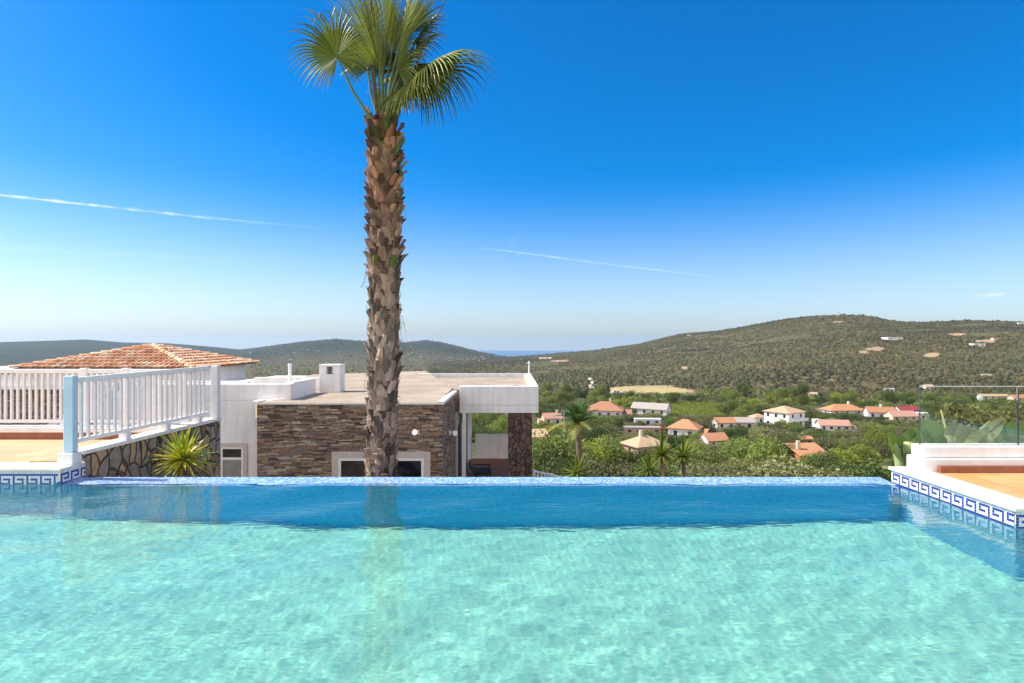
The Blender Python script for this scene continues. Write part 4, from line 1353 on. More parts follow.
# aerial mast on the hill, power poles in the valley
g = ground_at(838, 317, 900); hgt = 5.5 * g.y / F
b = MB(); b.tube([g - Vector((0, 0, 4)), g + Vector((0, 0, hgt))], [1.2, .6], 6); b.tube([g + Vector((-2.5, 0, hgt * .8)), g + Vector((2.5, 0, hgt * .8))], .5, 5)
tag(b.build('radio_mast', m_grey, org=tuple(g)), 'thin radio mast standing on the summit of the right hill', 'mast')
for (a, c, h, lab) in ((774.5, 428, 16, 'slim power pole in front of the white villa'), (564, 450, 40, 'thin grey power pole left of the feather palm'), (758, 402, 12, 'small power pole between the trees above the villa')):
    g = ground_at(a, c); hh = h * g.y / F
    pp = empty('power_pole', tuple(g), lab, 'power pole')
    b = MB(); b.tube([g - Vector((0, 0, 1.5)), g + Vector((0, 0, hh))], [.16, .11], 8); b.build('pole', m_grey, pp)
    b = MB(); b.bar(g + Vector((-.8, 0, hh - .4)), g + Vector((.8, 0, hh - .4)), .12, .12); b.build('crossarm', m_grey, pp)
# ------------------------------------------------------------------ foliage materials
def leaf_mat(name, c, trans=.3, var=.38, rough=.6):
    m = NT(name)
    at = m.n('ShaderNodeAttribute', attribute_name='tint')
    oi = m.n('ShaderNodeObjectInfo')
    k = m.math('ADD', m.math('MULTIPLY', oi.outputs['Random'], var * 2), 1 - var)
    col = m.mix(1.0, at.outputs['Color'], c, 'MULTIPLY')
    col = m.mix(1.0, col, m.comb(k, k, m.math('MULTIPLY', k, .9)), 'MULTIPLY')
    b = m.n('ShaderNodeBsdfPrincipled'); b.inputs['Roughness'].default_value = rough; b.inputs['Specular IOR Level'].default_value = .25
    m.L(col, b.inputs['Base Color'])
    t = m.n('ShaderNodeBsdfTranslucent'); m.L(m.mix(1.0, col, (1.25, 1.2, .6), 'MULTIPLY'), t.inputs[0])
    x = m.n('ShaderNodeMixShader'); x.inputs[0].default_value = trans
    m.L(b.outputs[0], x.inputs[1]); m.L(t.outputs[0], x.inputs[2]); m.L(x.outputs[0], m.out.inputs['Surface'])
    return m.mat
m_bark = plaster('bark', (.16, .12, .09), .08, .9, .5)
KIND = {'olive': dict(mat=leaf_mat('olive_leaves', (.185, .185, .095)), look='grey green olive tree', n=5200, s=.135, flat=.8),
        'carob': dict(mat=leaf_mat('carob_leaves', (.085, .12, .034)), look='dark green carob tree', n=5200, s=.145, flat=.75),
        'citrus': dict(mat=leaf_mat('citrus_leaves', (.21, .245, .04)), look='yellow green fruit tree', n=4800, s=.145, flat=.9),
        'oak': dict(mat=leaf_mat('oak_leaves', (.145, .18, .048)), look='mid green leafy tree', n=5200, s=.145, flat=.9)}
def crown_arrays(rng, n, size, flat, nl, rad=1.0):
    """leaf quads through the outer volume of a few lobes; unit crown about 1 wide each way, base at z=0"""
    ang = rng.random(nl) * 6.283
    rr_ = .55 * np.sqrt(rng.random(nl))
    cen = np.stack([np.cos(ang) * rr_, np.sin(ang) * rr_, .35 + .55 * rng.random(nl) * (1 - rr_)], -1)
    lr = .26 + .2 * rng.random(nl)
    which = rng.integers(0, nl, n)
    d = rng.normal(size=(n, 3)); d[:, 2] += .25
    d /= np.linalg.norm(d, axis=1)[:, None]
    rad_ = lr[which] * (.62 + .45 * rng.random(n) ** .6)
    p = cen[which] + d * rad_[:, None]
    p[:, 2] = np.maximum(p[:, 2], .08 * rng.random(n))
    nrm = d * .8 + rng.normal(size=(n, 3)) * .6
    nrm /= np.linalg.norm(nrm, axis=1)[:, None]
    a = np.cross(nrm, rng.normal(size=(n, 3))); a /= np.linalg.norm(a, axis=1)[:, None]
    b_ = np.cross(nrm, a)
    s = size * (.6 + .8 * rng.random(n))[:, None]
    V = np.stack([p - a * s - b_ * s * .2, p + b_ * s * .75, p + a * s + b_ * s * .1, p - b_ * s * .7 + nrm * s * .2], 1)
    V[..., 2] *= flat
    lob = .8 + .4 * rng.random(nl)
    t = (lob[which] * (.75 + .5 * rng.random(n)))
    tint = np.stack([t, t, t * (.8 + .3 * rng.random(n))], -1)
    return V, tint
PROTO = {}
def proto_tree(kind, j):
    """unit tree 1 m high-ish; scaled per tree"""
    k = KIND[kind]
    rng = np.random.default_rng(hash_ := sum(map(ord, kind)) * 7 + j)
    V, t = crown_arrays(rng, k['n'], k['s'] / 5.0, k['flat'], 11 + 3 * j)
    V = V.reshape(-1, 3); V[:, 2] += .16
    n = len(V) // 4
    root = empty('%s_tree' % kind, (0, 0, 0))
    Q = np.arange(n * 4).reshape(n, 4)
    cr = np_mesh('crown', V, Q, k['mat'], tint=t, parent=root, domain='FACE')
    b = MB()
    r_ = random.Random(j)
    b.tube([(0, 0, -.3), (.01, 0, .1), (.02, .01, .26)], [.055, .045, .035], 7)
    for q in range(5):
        an = q * 1.256 + r_.random()
        b.tube([(.01, 0, .15), (math.cos(an) * .14, math.sin(an) * .14, .36), (math.cos(an) * .32, math.sin(an) * .32, .55)], [.03, .02, .008], 5)
    b.build('trunk', m_bark, root)
    return root

VIS = np.zeros((683, 1200), bool)        # what nearer things cover, for picking the trees that show
VIS[478:] = True
VIS[374:, :539] = True
VIS[413:436, 471:506] = False
VIS[447:, 913:] = True
def candidates(n, r0, r1, rng, px0=395, px1=1150, expo=1.0):
    px = rng.uniform(px0, px1, n)
    r = (r0 ** (2 * expo) + (r1 ** (2 * expo) - r0 ** (2 * expo)) * rng.random(n)) ** (.5 / expo)
    th_ = np.arctan((px - 512) / F)
    x, y = r * np.sin(th_), r * np.cos(th_)
    return x, y
def spaced(x, y, gap):
    keep, grid = [], {}
    for i in range(len(x)):
        g_ = gap(math.hypot(x[i], y[i]))
        c = (int(x[i] // 8), int(y[i] // 8)); ok = True
        for a in (-1, 0, 1):
            for b_ in (-1, 0, 1):
                for j in grid.get((c[0] + a, c[1] + b_), ()):
                    if (x[i] - x[j]) ** 2 + (y[i] - y[j]) ** 2 < g_ * g_: ok = False; break
                if not ok: break
            if not ok: break
        if ok:
            grid.setdefault(c, []).append(i); keep.append(i)
    return np.array(keep)
def fits(px, yg, D, h, hw):
    """largest height (pixels) that leaves the houses behind in sight"""
    for (x0, x1, yt, yb, hd) in HOUSES:
        if px + hw * .85 > x0 and px - hw * .85 < x1:
            if D < hd - 1:
                lim = yb - .30 * (yb - yt)
                if yg - h < lim: h = yg - lim
            elif D < hd + 9:
                return 0
    return h
rngT = np.random.default_rng(23)
cx_, cy_ = candidates(9000, 56, 460, rngT, expo=.62)
kp = spaced(cx_, cy_, lambda r: 3.9 + 1.6 * min(r, 300) / 300)
cx_, cy_ = cx_[kp], cy_[kp]
cz_ = terrain_z(cx_, cy_)
zcol, zwt = zone(cx_, cy_)
TREES = []
for x, y, z, w in zip(cx_, cy_, cz_, zwt):
    if w > .45: continue
    px = 512 + F * x / y; yg = HY + F * (EYE - z) / y
    v = fbm(np.array([x / 34]), np.array([y / 34]), 61, 3)[0] + rngT.normal() * .10
    if y > 150: kind = 'citrus' if v > .13 else 'oak' if v > -.02 else 'carob' if v > -.16 else 'olive'
    else: kind = ('citrus' if v > .16 else 'oak' if v > .03 else 'olive' if v > -.2 else 'carob') if px > 690 else ('citrus' if v > .12 else 'oak' if v > -.03 else 'carob' if v > -.13 else 'olive')
    wid = rngT.uniform(3.4, 6.6) * (.85 if kind == 'citrus' else 1.0)
    hgt = wid * (rngT.uniform(.68, 1.1) if rngT.random() < .8 else rngT.uniform(1.15, 1.6))
    hp, hw = hgt * F / y, wid * .5 * F / y
    h2 = fits(px, yg, y, hp, hw)
    if h2 < .3 * hp or h2 * y / F < 1.0: continue
    if h2 < hp:
        f_ = h2 / hp; hgt *= f_; wid *= max(.55, f_ ** .5); hp = h2; hw = wid * .5 * F / y
    TREES.append([y, x, z, kind, wid, hgt, px, yg, hp, hw])
TREES.sort(key=lambda t: t[0])
seen = []
YY, XX = np.mgrid[0:683, 0:1200]
for t in TREES:
    y, x, z, kind, wid, hgt, px, yg, hp, hw = t
    c = yg - hp * .55
    y0, y1, x0, x1 = int(max(0, yg - hp)), int(min(682, yg)), int(max(0, px - hw)), int(min(1199, px + hw))
    if y1 <= y0 or x1 <= x0: continue
    sub = ((XX[y0:y1 + 1, x0:x1 + 1] - px) / hw) ** 2 + ((YY[y0:y1 + 1, x0:x1 + 1] - c) / (hp * .5)) ** 2 < .85
    occ = VIS[y0:y1 + 1, x0:x1 + 1]
    inframe = XX[y0:y1 + 1, x0:x1 + 1] < 1024
    area = int((sub & ~occ & inframe).sum())
    if area > max(6, .10 * sub.sum()):
        t.append(area)
        seen.append(t)
    occ |= sub
seen_sorted = sorted(seen, key=lambda t: -t[-1])
NEAR = seen_sorted[:290]
REST = seen_sorted[290:]
for t in NEAR:
    LAND_d = None
LAND += [('tall palm trunk', 381, 440), ('stone pillar', 520, 445), ('feather palm', 578, 425), ('pale track', 800, 434), ('straw coloured field', 652, 391), ('glass panel', 960, 415), ('green orchard', 696, 411),
         ('left twin yucca', 660, 462), ('clump of banana leaves', 905, 440)]
ORD = ['nearest', 'second nearest', 'third nearest', 'fourth nearest', 'fifth nearest', 'sixth nearest', 'seventh nearest', 'eighth nearest', 'ninth nearest', 'tenth nearest'] + ['%dth nearest' % i for i in range(11, 60)]
buckets = {}
for t in NEAR:
    px, py = t[6], t[7] - t[8] * .5
    best = min(LAND, key=lambda l: math.hypot((l[1] - px), 1.6 * (l[2] - py)))
    dx, dy = px - best[1], py - best[2]
    rel = ('right of' if dx > 0 else 'left of') if abs(dx) > 1.3 * abs(dy) else ('below' if dy > 0 else 'above')
    buckets.setdefault((t[3], rel, best[0]), []).append((math.hypot(dx, dy), id(t), t))
LAB = {}
for (kind, rel, land), lst in buckets.items():
    lst.sort(key=lambda q: q[:2])
    for i, (_, _, t) in enumerate(lst):
        LAB[id(t)] = '%s, %s the %s' % (KIND[kind]['look'], rel, land) if len(lst) == 1 else '%s, %s %s the %s' % (KIND[kind]['look'], ORD[i], rel, land)
for i, t in enumerate(NEAR):
    y, x, z, kind, wid, hgt = t[:6]
    key = (kind, i % 3)
    first = key not in PROTO
    if first:
        PROTO[key] = proto_tree(*key)
        o = PROTO[key]
    else:
        o = copy_tree(PROTO[key])
    o.location = (x, y, z)
    o.rotation_euler = (0, 0, rngT.random() * 6.28)
    o.scale = (wid, wid, hgt)
    tag(o, LAB[id(t)], 'tree', KIND[kind]['look'] + 's in the valley')
# the rest of the valley trees reads as one wood
def scatter_leaves(name, items, nleaf, size, mat_kind_cols, label=None, nl=7):
    rng = np.random.default_rng(77)
    VV, TT = [], []
    protos = [crown_arrays(rng, nleaf, size, 1.0, nl) for _ in range(10)]
    for i, (x, y, z, wid, hgt, col) in enumerate(items):
        V, t = protos[i % 10]
        a = rng.random() * 6.28
        ca, sa = math.cos(a) * wid, math.sin(a) * wid
        X = V[..., 0] * ca - V[..., 1] * sa + x
        Y = V[..., 0] * sa + V[..., 1] * ca + y
        Z = V[..., 2] * hgt + z - .05 * hgt
        VV.append(np.stack([X, Y, Z], -1).reshape(-1, 3))
        TT.append(t * np.array(col) * rng.uniform(.8, 1.2))
    V = np.concatenate(VV); T = np.concatenate(TT)
    return np_mesh(name, V, np.arange(len(V)).reshape(-1, 4), leaf_white, tint=T, domain='FACE')
gx, gy = np.meshgrid(np.arange(20, 120, 2.3), np.arange(150, 420, 3.4))
gx = (gx + gy * .12).ravel() + rngT.normal(size=gx.size) * .25; gy = gy.ravel() + rngT.normal(size=gy.size) * .25
gz = terrain_z(gx, gy); gpx = 512 + F * gx / gy; gpy = HY + F * (EYE - gz) / gy
for x_, y_, z_, a_, c_ in zip(gx, gy, gz, gpx, gpy):
    if math.hypot((a_ - 696) / 43, (c_ - 411) / 8.6) < 1.0 + .12 * math.sin(a_):
        REST.append([y_, x_, z_, 'citrus', rngT.uniform(1.3, 2.3), rngT.uniform(1.0, 1.7)])
leaf_white = leaf_mat('mixed_leaves', (1, 1, 1), .25, 0)
KC = {'olive': (.165, .165, .085), 'carob': (.075, .105, .033), 'citrus': (.19, .225, .04), 'oak': (.13, .165, .046)}
wood = scatter_leaves('valley_woodland', [(t[1], t[0], t[2], t[4], t[5], KC[t[3]]) for t in REST], 170, .085, None)
tag(wood, kind='stuff')
# scrub on the hills: nobody could count it
rngS = np.random.default_rng(5)
def scrub(n, r0, r1, px0, px1, expo):
    x, y = candidates(n, r0, r1, rngS, px0, px1, expo)
    z = terrain_z(x, y)
    c, w = zone(x, y)
    dens = fbm(x / 75, y / 75, 91, 5) * 1.3 + .6 * fbm(x / 320, y / 320, 92, 3)
    keep = (w + .6 * (rngS.random(len(x)) - .5) < .35) & (dens > -.2 - .06 * rngS.random(len(x)))
    # on ground facing away over a crest nothing shows
    return x[keep], y[keep], z[keep]
parts_ = [scrub(115000, 430, 2100, 430, 1075, .8), scrub(16000, 430, 4200, 250, 640, .45)]
xs_, ys_, zs_ = (np.concatenate(a) for a in zip(*parts_))
print('trees', len(NEAR), len(REST), 'scrub', len(xs_))
# taller bushes that break the line of the crest
pc = rngS.uniform(500, 1060, 420)
rcx = np.interp(pc, [300, 520, 640, 840, 1024, 1600], [3200, 2600, 2000, 1650, 1500, 1500]) * rngS.uniform(.93, 1.01, 420)
ac = np.arctan((pc - 512) / F)
xc, yc_ = rcx * np.sin(ac), rcx * np.cos(ac)
nsmall = len(xs_)
xs_ = np.concatenate([xs_, xc]); ys_ = np.concatenate([ys_, yc_]); zs_ = np.concatenate([zs_, terrain_z(xc, yc_)])
ns_ = len(xs_)
# low faceted domes, 5 sides, two rings and a top
ang5 = np.arange(6) / 6 * 2 * math.pi
dome = np.concatenate([np.stack([np.cos(ang5) * .9, np.sin(ang5) * .9, np.full(6, -.15)], -1), np.stack([np.cos(ang5 + .5) * .85, np.sin(ang5 + .5) * .85, np.full(6, .5)], -1), [[0, 0, .95]]])
tri = []
for k in range(6):
    a, b_, c, d = k, (k + 1) % 6, 6 + k, 6 + (k + 1) % 6
    tri += [(a, b_, c), (b_, d, c), (c, d, 12)]
tri = np.array(tri)
rdist = np.hypot(xs_, ys_)
sz = (.6 + 2.3 * rngS.random(ns_) ** 2.6) * np.clip(rdist / 1500, .9, 2.2)
sz[nsmall:] = 2.0 + 3.2 * rngS.random(ns_ - nsmall) ** 2
jit = rngS.uniform(.62, 1.3, (ns_, 13, 3))
Vd = dome[None] * jit * sz[:, None, None] * np.array([1, 1, .95])[None, None]
Vd += np.stack([xs_, ys_, zs_], -1)[:, None]
Td = (np.arange(ns_)[:, None, None] * 13 + tri[None]).reshape(-1, 3)
pal = np.array([(.052, .056, .021), (.068, .066, .028), (.038, .045, .018), (.085, .076, .036), (.062, .068, .024), (.105, .085, .044)])
tc = pal[rngS.integers(0, 6, ns_)] * rngS.uniform(.75, 1.25, (ns_, 1))
tc = tc * np.array([1.12, 1.02, .88]) * (1 + 1.5 * fbm(xs_ / 170, ys_ / 170, 55, 3))[:, None] * (1 + np.array([.5, .1, -.2]) * fbm(xs_ / 260, ys_ / 260, 56, 3)[:, None])
tintd = np.repeat(tc, 18, 0) * rngS.uniform(.8, 1.2, (ns_ * 18, 1))
sc_ = np_mesh('hillside_scrub', Vd.reshape(-1, 3), Td, leaf_white, tint=tintd, domain='FACE')
tag(sc_, kind='stuff')
# ------------------------------------------------------------------ the tall fan palm beyond the infinity edge
PD = 8.0
def bark_tint(name):
    m = NT(name)
    at = m.n('ShaderNodeAttribute', attribute_name='tint')
    p = m.pos()
    n = m.noise(m.scale(p, (30, 30, 9)), 1.0, 4, .65)
    col = m.mix(.75, at.outputs['Color'], m.ramp(n, [(.3, .55), (.7, 1.35)]), 'MULTIPLY')
    m.bsdf(col, .85, m.bump(n, .6, .01), .15)
    return m.mat
m_boot = bark_tint('palm_leaf_bases')
rp = random.Random(12)
tc0 = P(381, 478, PD); tctop = P(383.5, 122, PD)
def axis_at(z):
    t = (z - tc0.z) / (tctop.z - tc0.z)
    return Vector((tc0.x + (tctop.x - tc0.x) * t + .03 * math.sin(t * 3.2) * (1 if 0 < t < 1 else 0) - .03 * max(0, -t), PD, z))
palm = empty('fan_palm', (tc0.x, PD, -3.2), 'tall fan palm with shaggy brown trunk rising behind the middle of the infinity edge', 'palm tree')
tb = MB()
tb.col = (.10, .075, .055)
zz = np.linspace(-3.2, tctop.z, 30)
tb.tube([axis_at(z) for z in zz], [.17] * len(zz), 16)
i = 0
z = -1.2
while z < tctop.z - .02:
    t = (z + .4) / (tctop.z + .4)
    t = max(0, min(1, t))
    z += .0078 if t < .75 else .0066
    i += 1
    an = i * 2.39996 + rp.uniform(-.15, .15)
    out = Vector((math.cos(an), math.sin(an), 0)); sd_ = Vector((-math.sin(an), math.cos(an), 0))
    c = axis_at(z)
    up = t > .55
    L_ = rp.uniform(.12, .22) if not up else rp.uniform(.10, .24)
    w0, w1 = rp.uniform(.05, .075), rp.uniform(.02, .045)
    flare = rp.uniform(.012, .05) + (.075 * rp.random() if up else 0) + (.06 if rp.random() < .06 else 0)
    lean = rp.choice((-1, 1)) * rp.uniform(.02, .09)
    f1 = min(1, max(0, (t - .38) / .45))
    g0 = Vector((.27, .20, .155)); g1 = Vector((.38, .19, .10)); g2 = Vector((.22, .085, .045))
    cc = g0.lerp(g1 if rp.random() < .7 else g2, f1 * rp.uniform(.5, 1.0)) * rp.uniform(.45, 1.6)
    if up and rp.random() < .05 + .15 * (t > .9): cc = Vector((.13, .15, .04))
    if rp.random() < .25: cc = cc * .45
    tb.col = tuple(cc)
    r0 = .165
    pts = []
    for s, rr_, w in ((0, 0, w0), (.45, flare * .35, w0 * .9), (1, flare, w1)):
        base = c + out * (r0 + rr_) + Vector((0, 0, L_ * s - .03)) + sd_ * lean * s
        pts.append((base - sd_ * w, base + out * .028 * (1 - .4 * s), base + sd_ * w))
    vs = [q for p3 in pts for q in p3]
    ins = [pts[2][0] - out * .03, pts[2][2] - out * .03]
    tb.add(vs + ins, [(0, 1, 4, 3), (1, 2, 5, 4), (3, 4, 7, 6), (4, 5, 8, 7), (6, 7, 8, 10, 9), (0, 3, 6, 9), (2, 10, 8, 5)])
# matted fibre between the leaf bases
for q in range(420):
    an = rp.random() * 6.28; z = rp.uniform(-.3, tctop.z)
    k = rp.uniform(.4, 1.2); tb.col = (.24 * k, .15 * k, .085 * k)
    o = Vector((math.cos(an), math.sin(an), 0)); s_ = Vector((-math.sin(an), math.cos(an), 0))
    p = axis_at(z) + o * rp.uniform(.19, .225)
    d = s_ * rp.uniform(-.1, .1) + Vector((0, 0, rp.uniform(-.05, .12))) + o * rp.uniform(0, .03)
    tb.tube([p, p + d * .5 + o * .012, p + d], [.005, .004, .002], 3, False)
# a few hanging fibres
for q in range(40):
    an = rp.random() * 6.28; z = rp.uniform(-.2, tctop.z)
    c = axis_at(z) + Vector((math.cos(an), math.sin(an), 0)) * .24
    tb.col = (.2, .12, .07)
    d = Vector((math.cos(an) * rp.uniform(.02, .09), math.sin(an) * .05, -rp.uniform(.08, .25)))
    tb.tube([c, c + d * .5 + Vector((0, 0, .03)), c + d], [.004, .003, .002], 3, False)
tb.build('trunk', m_boot, palm)

m_frond = leaf_mat('palm_frond_green', (.17, .205, .036), .28, 0, .4)
m_pet = painted('palm_petiole', (.14, .19, .05), .4, .1)
m_petb = painted('palm_petiole_brown', (.12, .06, .03), .6, .1)
m_spear = painted('dry_flower_stalk', (.14, .09, .06), .8, .1)
def frond(base, hub, axis, nrm, rad, nseg=44, spread=125, droop=.6, fold=.35, seed=0, tone=1.0, brown=False, short=.22):
    r_ = random.Random(seed)
    base, hub = Vector(base), Vector(hub)
    ax = Vector(axis).normalized()
    nv = Vector(nrm); nv = (nv - ax * nv.dot(ax)).normalized()
    sx = ax.cross(nv).normalized()
    b = MB()
    down = Vector((0, 0, -1))
    for i in range(nseg):
        u = (i / (nseg - 1) * 2 - 1)
        ph = R(spread) * u
        L_ = rad * (1 - short * abs(u) ** 1.6) * r_.uniform(.92, 1.05)
        dirv = ax * math.cos(ph) + sx * math.sin(ph) + nv * fold * (abs(u) ** 1.5) * -.5
        dirv.normalize()
        wv = (-ax * math.sin(ph) + sx * math.cos(ph))
        dphi = R(spread) * 2 / (nseg - 1)
        rows = []
        tw = r_.uniform(-.3, .3)
        dr = droop * r_.uniform(.7, 1.3)
        p = hub.copy()
        prev = 0
        d = dirv.copy()
        for s in (0.02, .22, .42, .58, .74, .88, 1.0):
            d = (dirv + down * dr * max(0, s - .38) ** 1.4 * 2.4).normalized()
            p = p + d * (s - prev) * L_
            prev = s
            half = L_ * s * dphi * .52 if s <= .43 else L_ * .43 * dphi * .5 * max(0.0, 1 - (s - .43) / .57) ** .8 + .001
            q = wv * half
            rows.append((p - q - nv * half * .5, p + nv * half * .35, p + q - nv * half * .5))
        k = tone * r_.uniform(.5, 1.3)
        base_i = len(b.v)
        for (ja, ra) in enumerate(rows):
            pass
        for j in range(len(rows) - 1):
            tip = j >= 4
            kk = k * (1.15 if tip else 1.0)
            b.col = (kk * (1.35 if tip and r_.random() < .35 else 1.0), kk, kk)
            a, c = rows[j], rows[j + 1]
            b.add([a[0], a[1], a[2], c[0], c[1], c[2]], [(0, 1, 4, 3), (1, 2, 5, 4)])
    f = b.build('frond', m_frond, palm)
    b = MB()
    mid = base.lerp(hub, .5) + Vector((0, 0, -.0)) + (hub - base).cross(Vector((0, 1, 0))).normalized() * .03
    b.tube([base, mid, hub, hub + ax * rad * .12], [.026, .018, .014, .004], 6)
    b.build('petiole', m_petb if brown else m_pet, f)
def PP(px, py, dy=0.0):
    return P(px, py, PD + dy)
# left fan, seen flat
frond(PP(372, 121, -.1), PP(337, 57, -.25), (-.26, -.05, 1), (.05, -1, .15), .86, 56, 150, 1.0, .6, 1, .95, False, .55)
# upright fans in the middle
frond(PP(380, 120, -.1), PP(374, 48, -.15), (-.05, .1, 1), (.95, -.3, 0), 1.0, 36, 60, .2, .9, 2)
frond(PP(383, 120, .05), PP(386, 40, .1), (.02, -.1, 1), (.85, -.5, 0), 1.1, 36, 62, .2, .8, 3, 1.3)
frond(PP(386, 120, .0), PP(399, 45, -.05), (.15, .1, 1), (-.9, -.45, 0), 1.05, 36, 66, .25, .7, 4, 1.35)
frond(PP(379, 120, .15), PP(368, 70, .35), (-.25, .3, .9), (.2, -1, .2), .52, 34, 110, .5, .6, 5, .8, False, .4)
frond(PP(384, 120, .15), PP(390, 66, .35), (.2, .4, .9), (-.2, -1, .3), .62, 34, 105, .5, .6, 6, .75, False, .4)
# right fans, drooping
frond(PP(394, 119, -.05), PP(423, 75, -.1), (1, -.1, .52), (-.35, -.12, 1), 1.2, 60, 112, 1.5, .5, 7, 1.0)
frond(PP(391, 120, -.1), PP(411, 80, -.25), (.75, -.35, .05), (.1, -.75, .8), .80, 54, 125, 1.7, .4, 8, .95)
frond(PP(388, 120, .1), PP(409, 56, .1), (.65, .2, .8), (-.7, -.35, .6), .72, 44, 110, .95, .5, 9, .95)
frond(PP(388, 120, .2), PP(404, 72, .4), (.5, .5, .3), (0, -.8, .7), .75, 40, 125, 1.0, .4, 10, .7)
frond(PP(387, 120, -.1), PP(398, 70, -.2), (.35, -.45, .65), (-.3, -.7, .5), .62, 38, 115, .7, .5, 11, .95)
frond(PP(385, 120, .25), PP(378, 62, .5), (-.1, .8, .5), (0, -.5, .9), .7, 36, 120, .8, .4, 12, .7)
frond(PP(390, 120, .1), PP(416, 40, .15), (.55, .15, .85), (-.8, -.2, .5), .62, 36, 100, .9, .5, 13, .9)
frond(PP(391, 120, .05), PP(418, 64, .1), (1, .2, .15), (-.15, -.4, 1), .85, 50, 110, 1.7, .5, 27, .8)
frond(PP(389, 120, .0), PP(404, 88, -.1), (.75, -.25, -.1), (.1, -.6, .8), .75, 44, 125, 1.5, .4, 21, .8)
frond(PP(388, 120, .1), PP(397, 82, .2), (.6, .2, .3), (-.1, -.8, .6), .8, 44, 120, 1.3, .4, 22, .7)
frond(PP(382, 120, -.05), PP(380, 70, -.2), (-.05, -.2, 1), (.9, -.3, .1), .85, 36, 70, .3, .7, 23, 1.0)
frond(PP(384, 120, .1), PP(392, 52, .2), (.1, .1, 1), (-.7, -.7, 0), .95, 40, 80, .4, .6, 24, .85)
frond(PP(381, 120, .1), PP(372, 62, .25), (-.1, .1, 1), (.6, -.8, 0), .9, 40, 75, .4, .6, 25, .9)
frond(PP(386, 120, .1), PP(407, 32, .3), (.3, .2, 1), (-.6, -.7, .2), .8, 40, 90, .6, .5, 26, .9)
b = MB()
b.tube([PP(391, 120, -.15), PP(417, 62, -.2), PP(432, 28, -.2), PP(446, -2, -.2)], [.012, .010, .009, .006], 6)
b.build('flower_stalk', m_spear, palm)
b = MB()
b.tube([PP(378, 120, -.2), PP(373, 80, -.25), PP(370, 40, -.25), PP(372, -10, -.25)], [.022, .02, .017, .012], 6)
b.build('dry_petiole', m_petb, palm)

# ------------------------------------------------------------------ sword leaved plants
m_sword = leaf_mat('sword_leaves', (.40, .44, .06), .3, 0, .4)
m_sword_g = leaf_mat('green_sword_leaves', (.13, .18, .03), .25, .1, .4)
m_trunk2 = plaster('yucca_trunk', (.20, .15, .11), .1, .9, .5)
def swords(root, mat, c, n, L0, L1, w, seed, up=.25, stiff=.15, name='leaf_rosette'):
    r_ = random.Random(seed)
    b = MB()
    for i in range(n):
        an = i * 2.39996
        el = math.asin(max(-.75, min(1, -.62 + 1.6 * (i + .5) / n + r_.uniform(-.1, .1) + up * .2)))
        d = Vector((math.cos(an) * math.cos(el), math.sin(an) * math.cos(el), math.sin(el)))
        L_ = r_.uniform(L0, L1)
        s = d.cross(Vector((0, 0, 1)));
        s = s.normalized() if s.length > .01 else Vector((1, 0, 0))
        nn = s.cross(d)
        k = r_.uniform(.7, 1.25)
        b.col = (k * (1.25 if r_.random() < .4 else .9), k, k * .8) if el > -.35 else (.9 * k, .62 * k, .9 * k)
        rows = []
        for t, ww in ((0, .5), (.25, 1), (.6, .8), (.85, .4), (1, .03)):
            p = Vector(c) + d * L_ * t + Vector((0, 0, -stiff * L_ * t * t * math.cos(el)))
            rows.append((p - s * w * ww, p - nn * w * ww * .35, p + s * w * ww))
        for a, e in zip(rows[:-1], rows[1:]):
            b.add([*a, *e], [(0, 1, 4, 3), (1, 2, 5, 4)])
    return b.build(name, mat, root)
yc = P(183, 459, 7.35)
yu = empty('yucca', (yc.x, yc.y, -3.2), 'sunlit yellow green yucca in front of the crazy paved wall', 'yucca')
swords(yu, m_sword, yc, 110, .34, .50, .019, 3)
b = MB(); b.tube([(yc.x, yc.y, -3.2), (yc.x + .02, yc.y, -1), yc], [.07, .06, .05], 8); b.build('stem', m_trunk2, yu)
for (px, py, D, n, L0, L1, w, lab, seed) in ((577, 473, 14.0, 46, .40, .62, .028, 'spiky yucca just beyond the pool edge under the feather palm', 31), (662, 454, 26.0, 60, .8, 1.25, .05, 'left one of two twin yuccas in front of the tan roofed house', 32),
                                         (683, 456, 26.5, 60, .8, 1.2, .05, 'right one of two twin yuccas, nearer the orange hip roofed house', 33), (649, 470, 20.0, 40, .55, .8, .036, 'small low yucca beside the left twin yucca at the pool edge', 34)):
    c = P(px, py, D)
    gz = float(terrain_z(c.x, c.y))
    y_ = empty('yucca', (c.x, c.y, gz), lab, 'yucca', 'yuccas in the garden beyond the pool')
    swords(y_, m_sword_g, c, n, L0, L1, w, seed, .6)
    b = MB(); b.tube([(c.x, c.y, gz - .2), (c.x + .05, c.y, (gz + c.z) / 2), c], [.11, .09, .07], 8); b.build('stem', m_trunk2, y_)

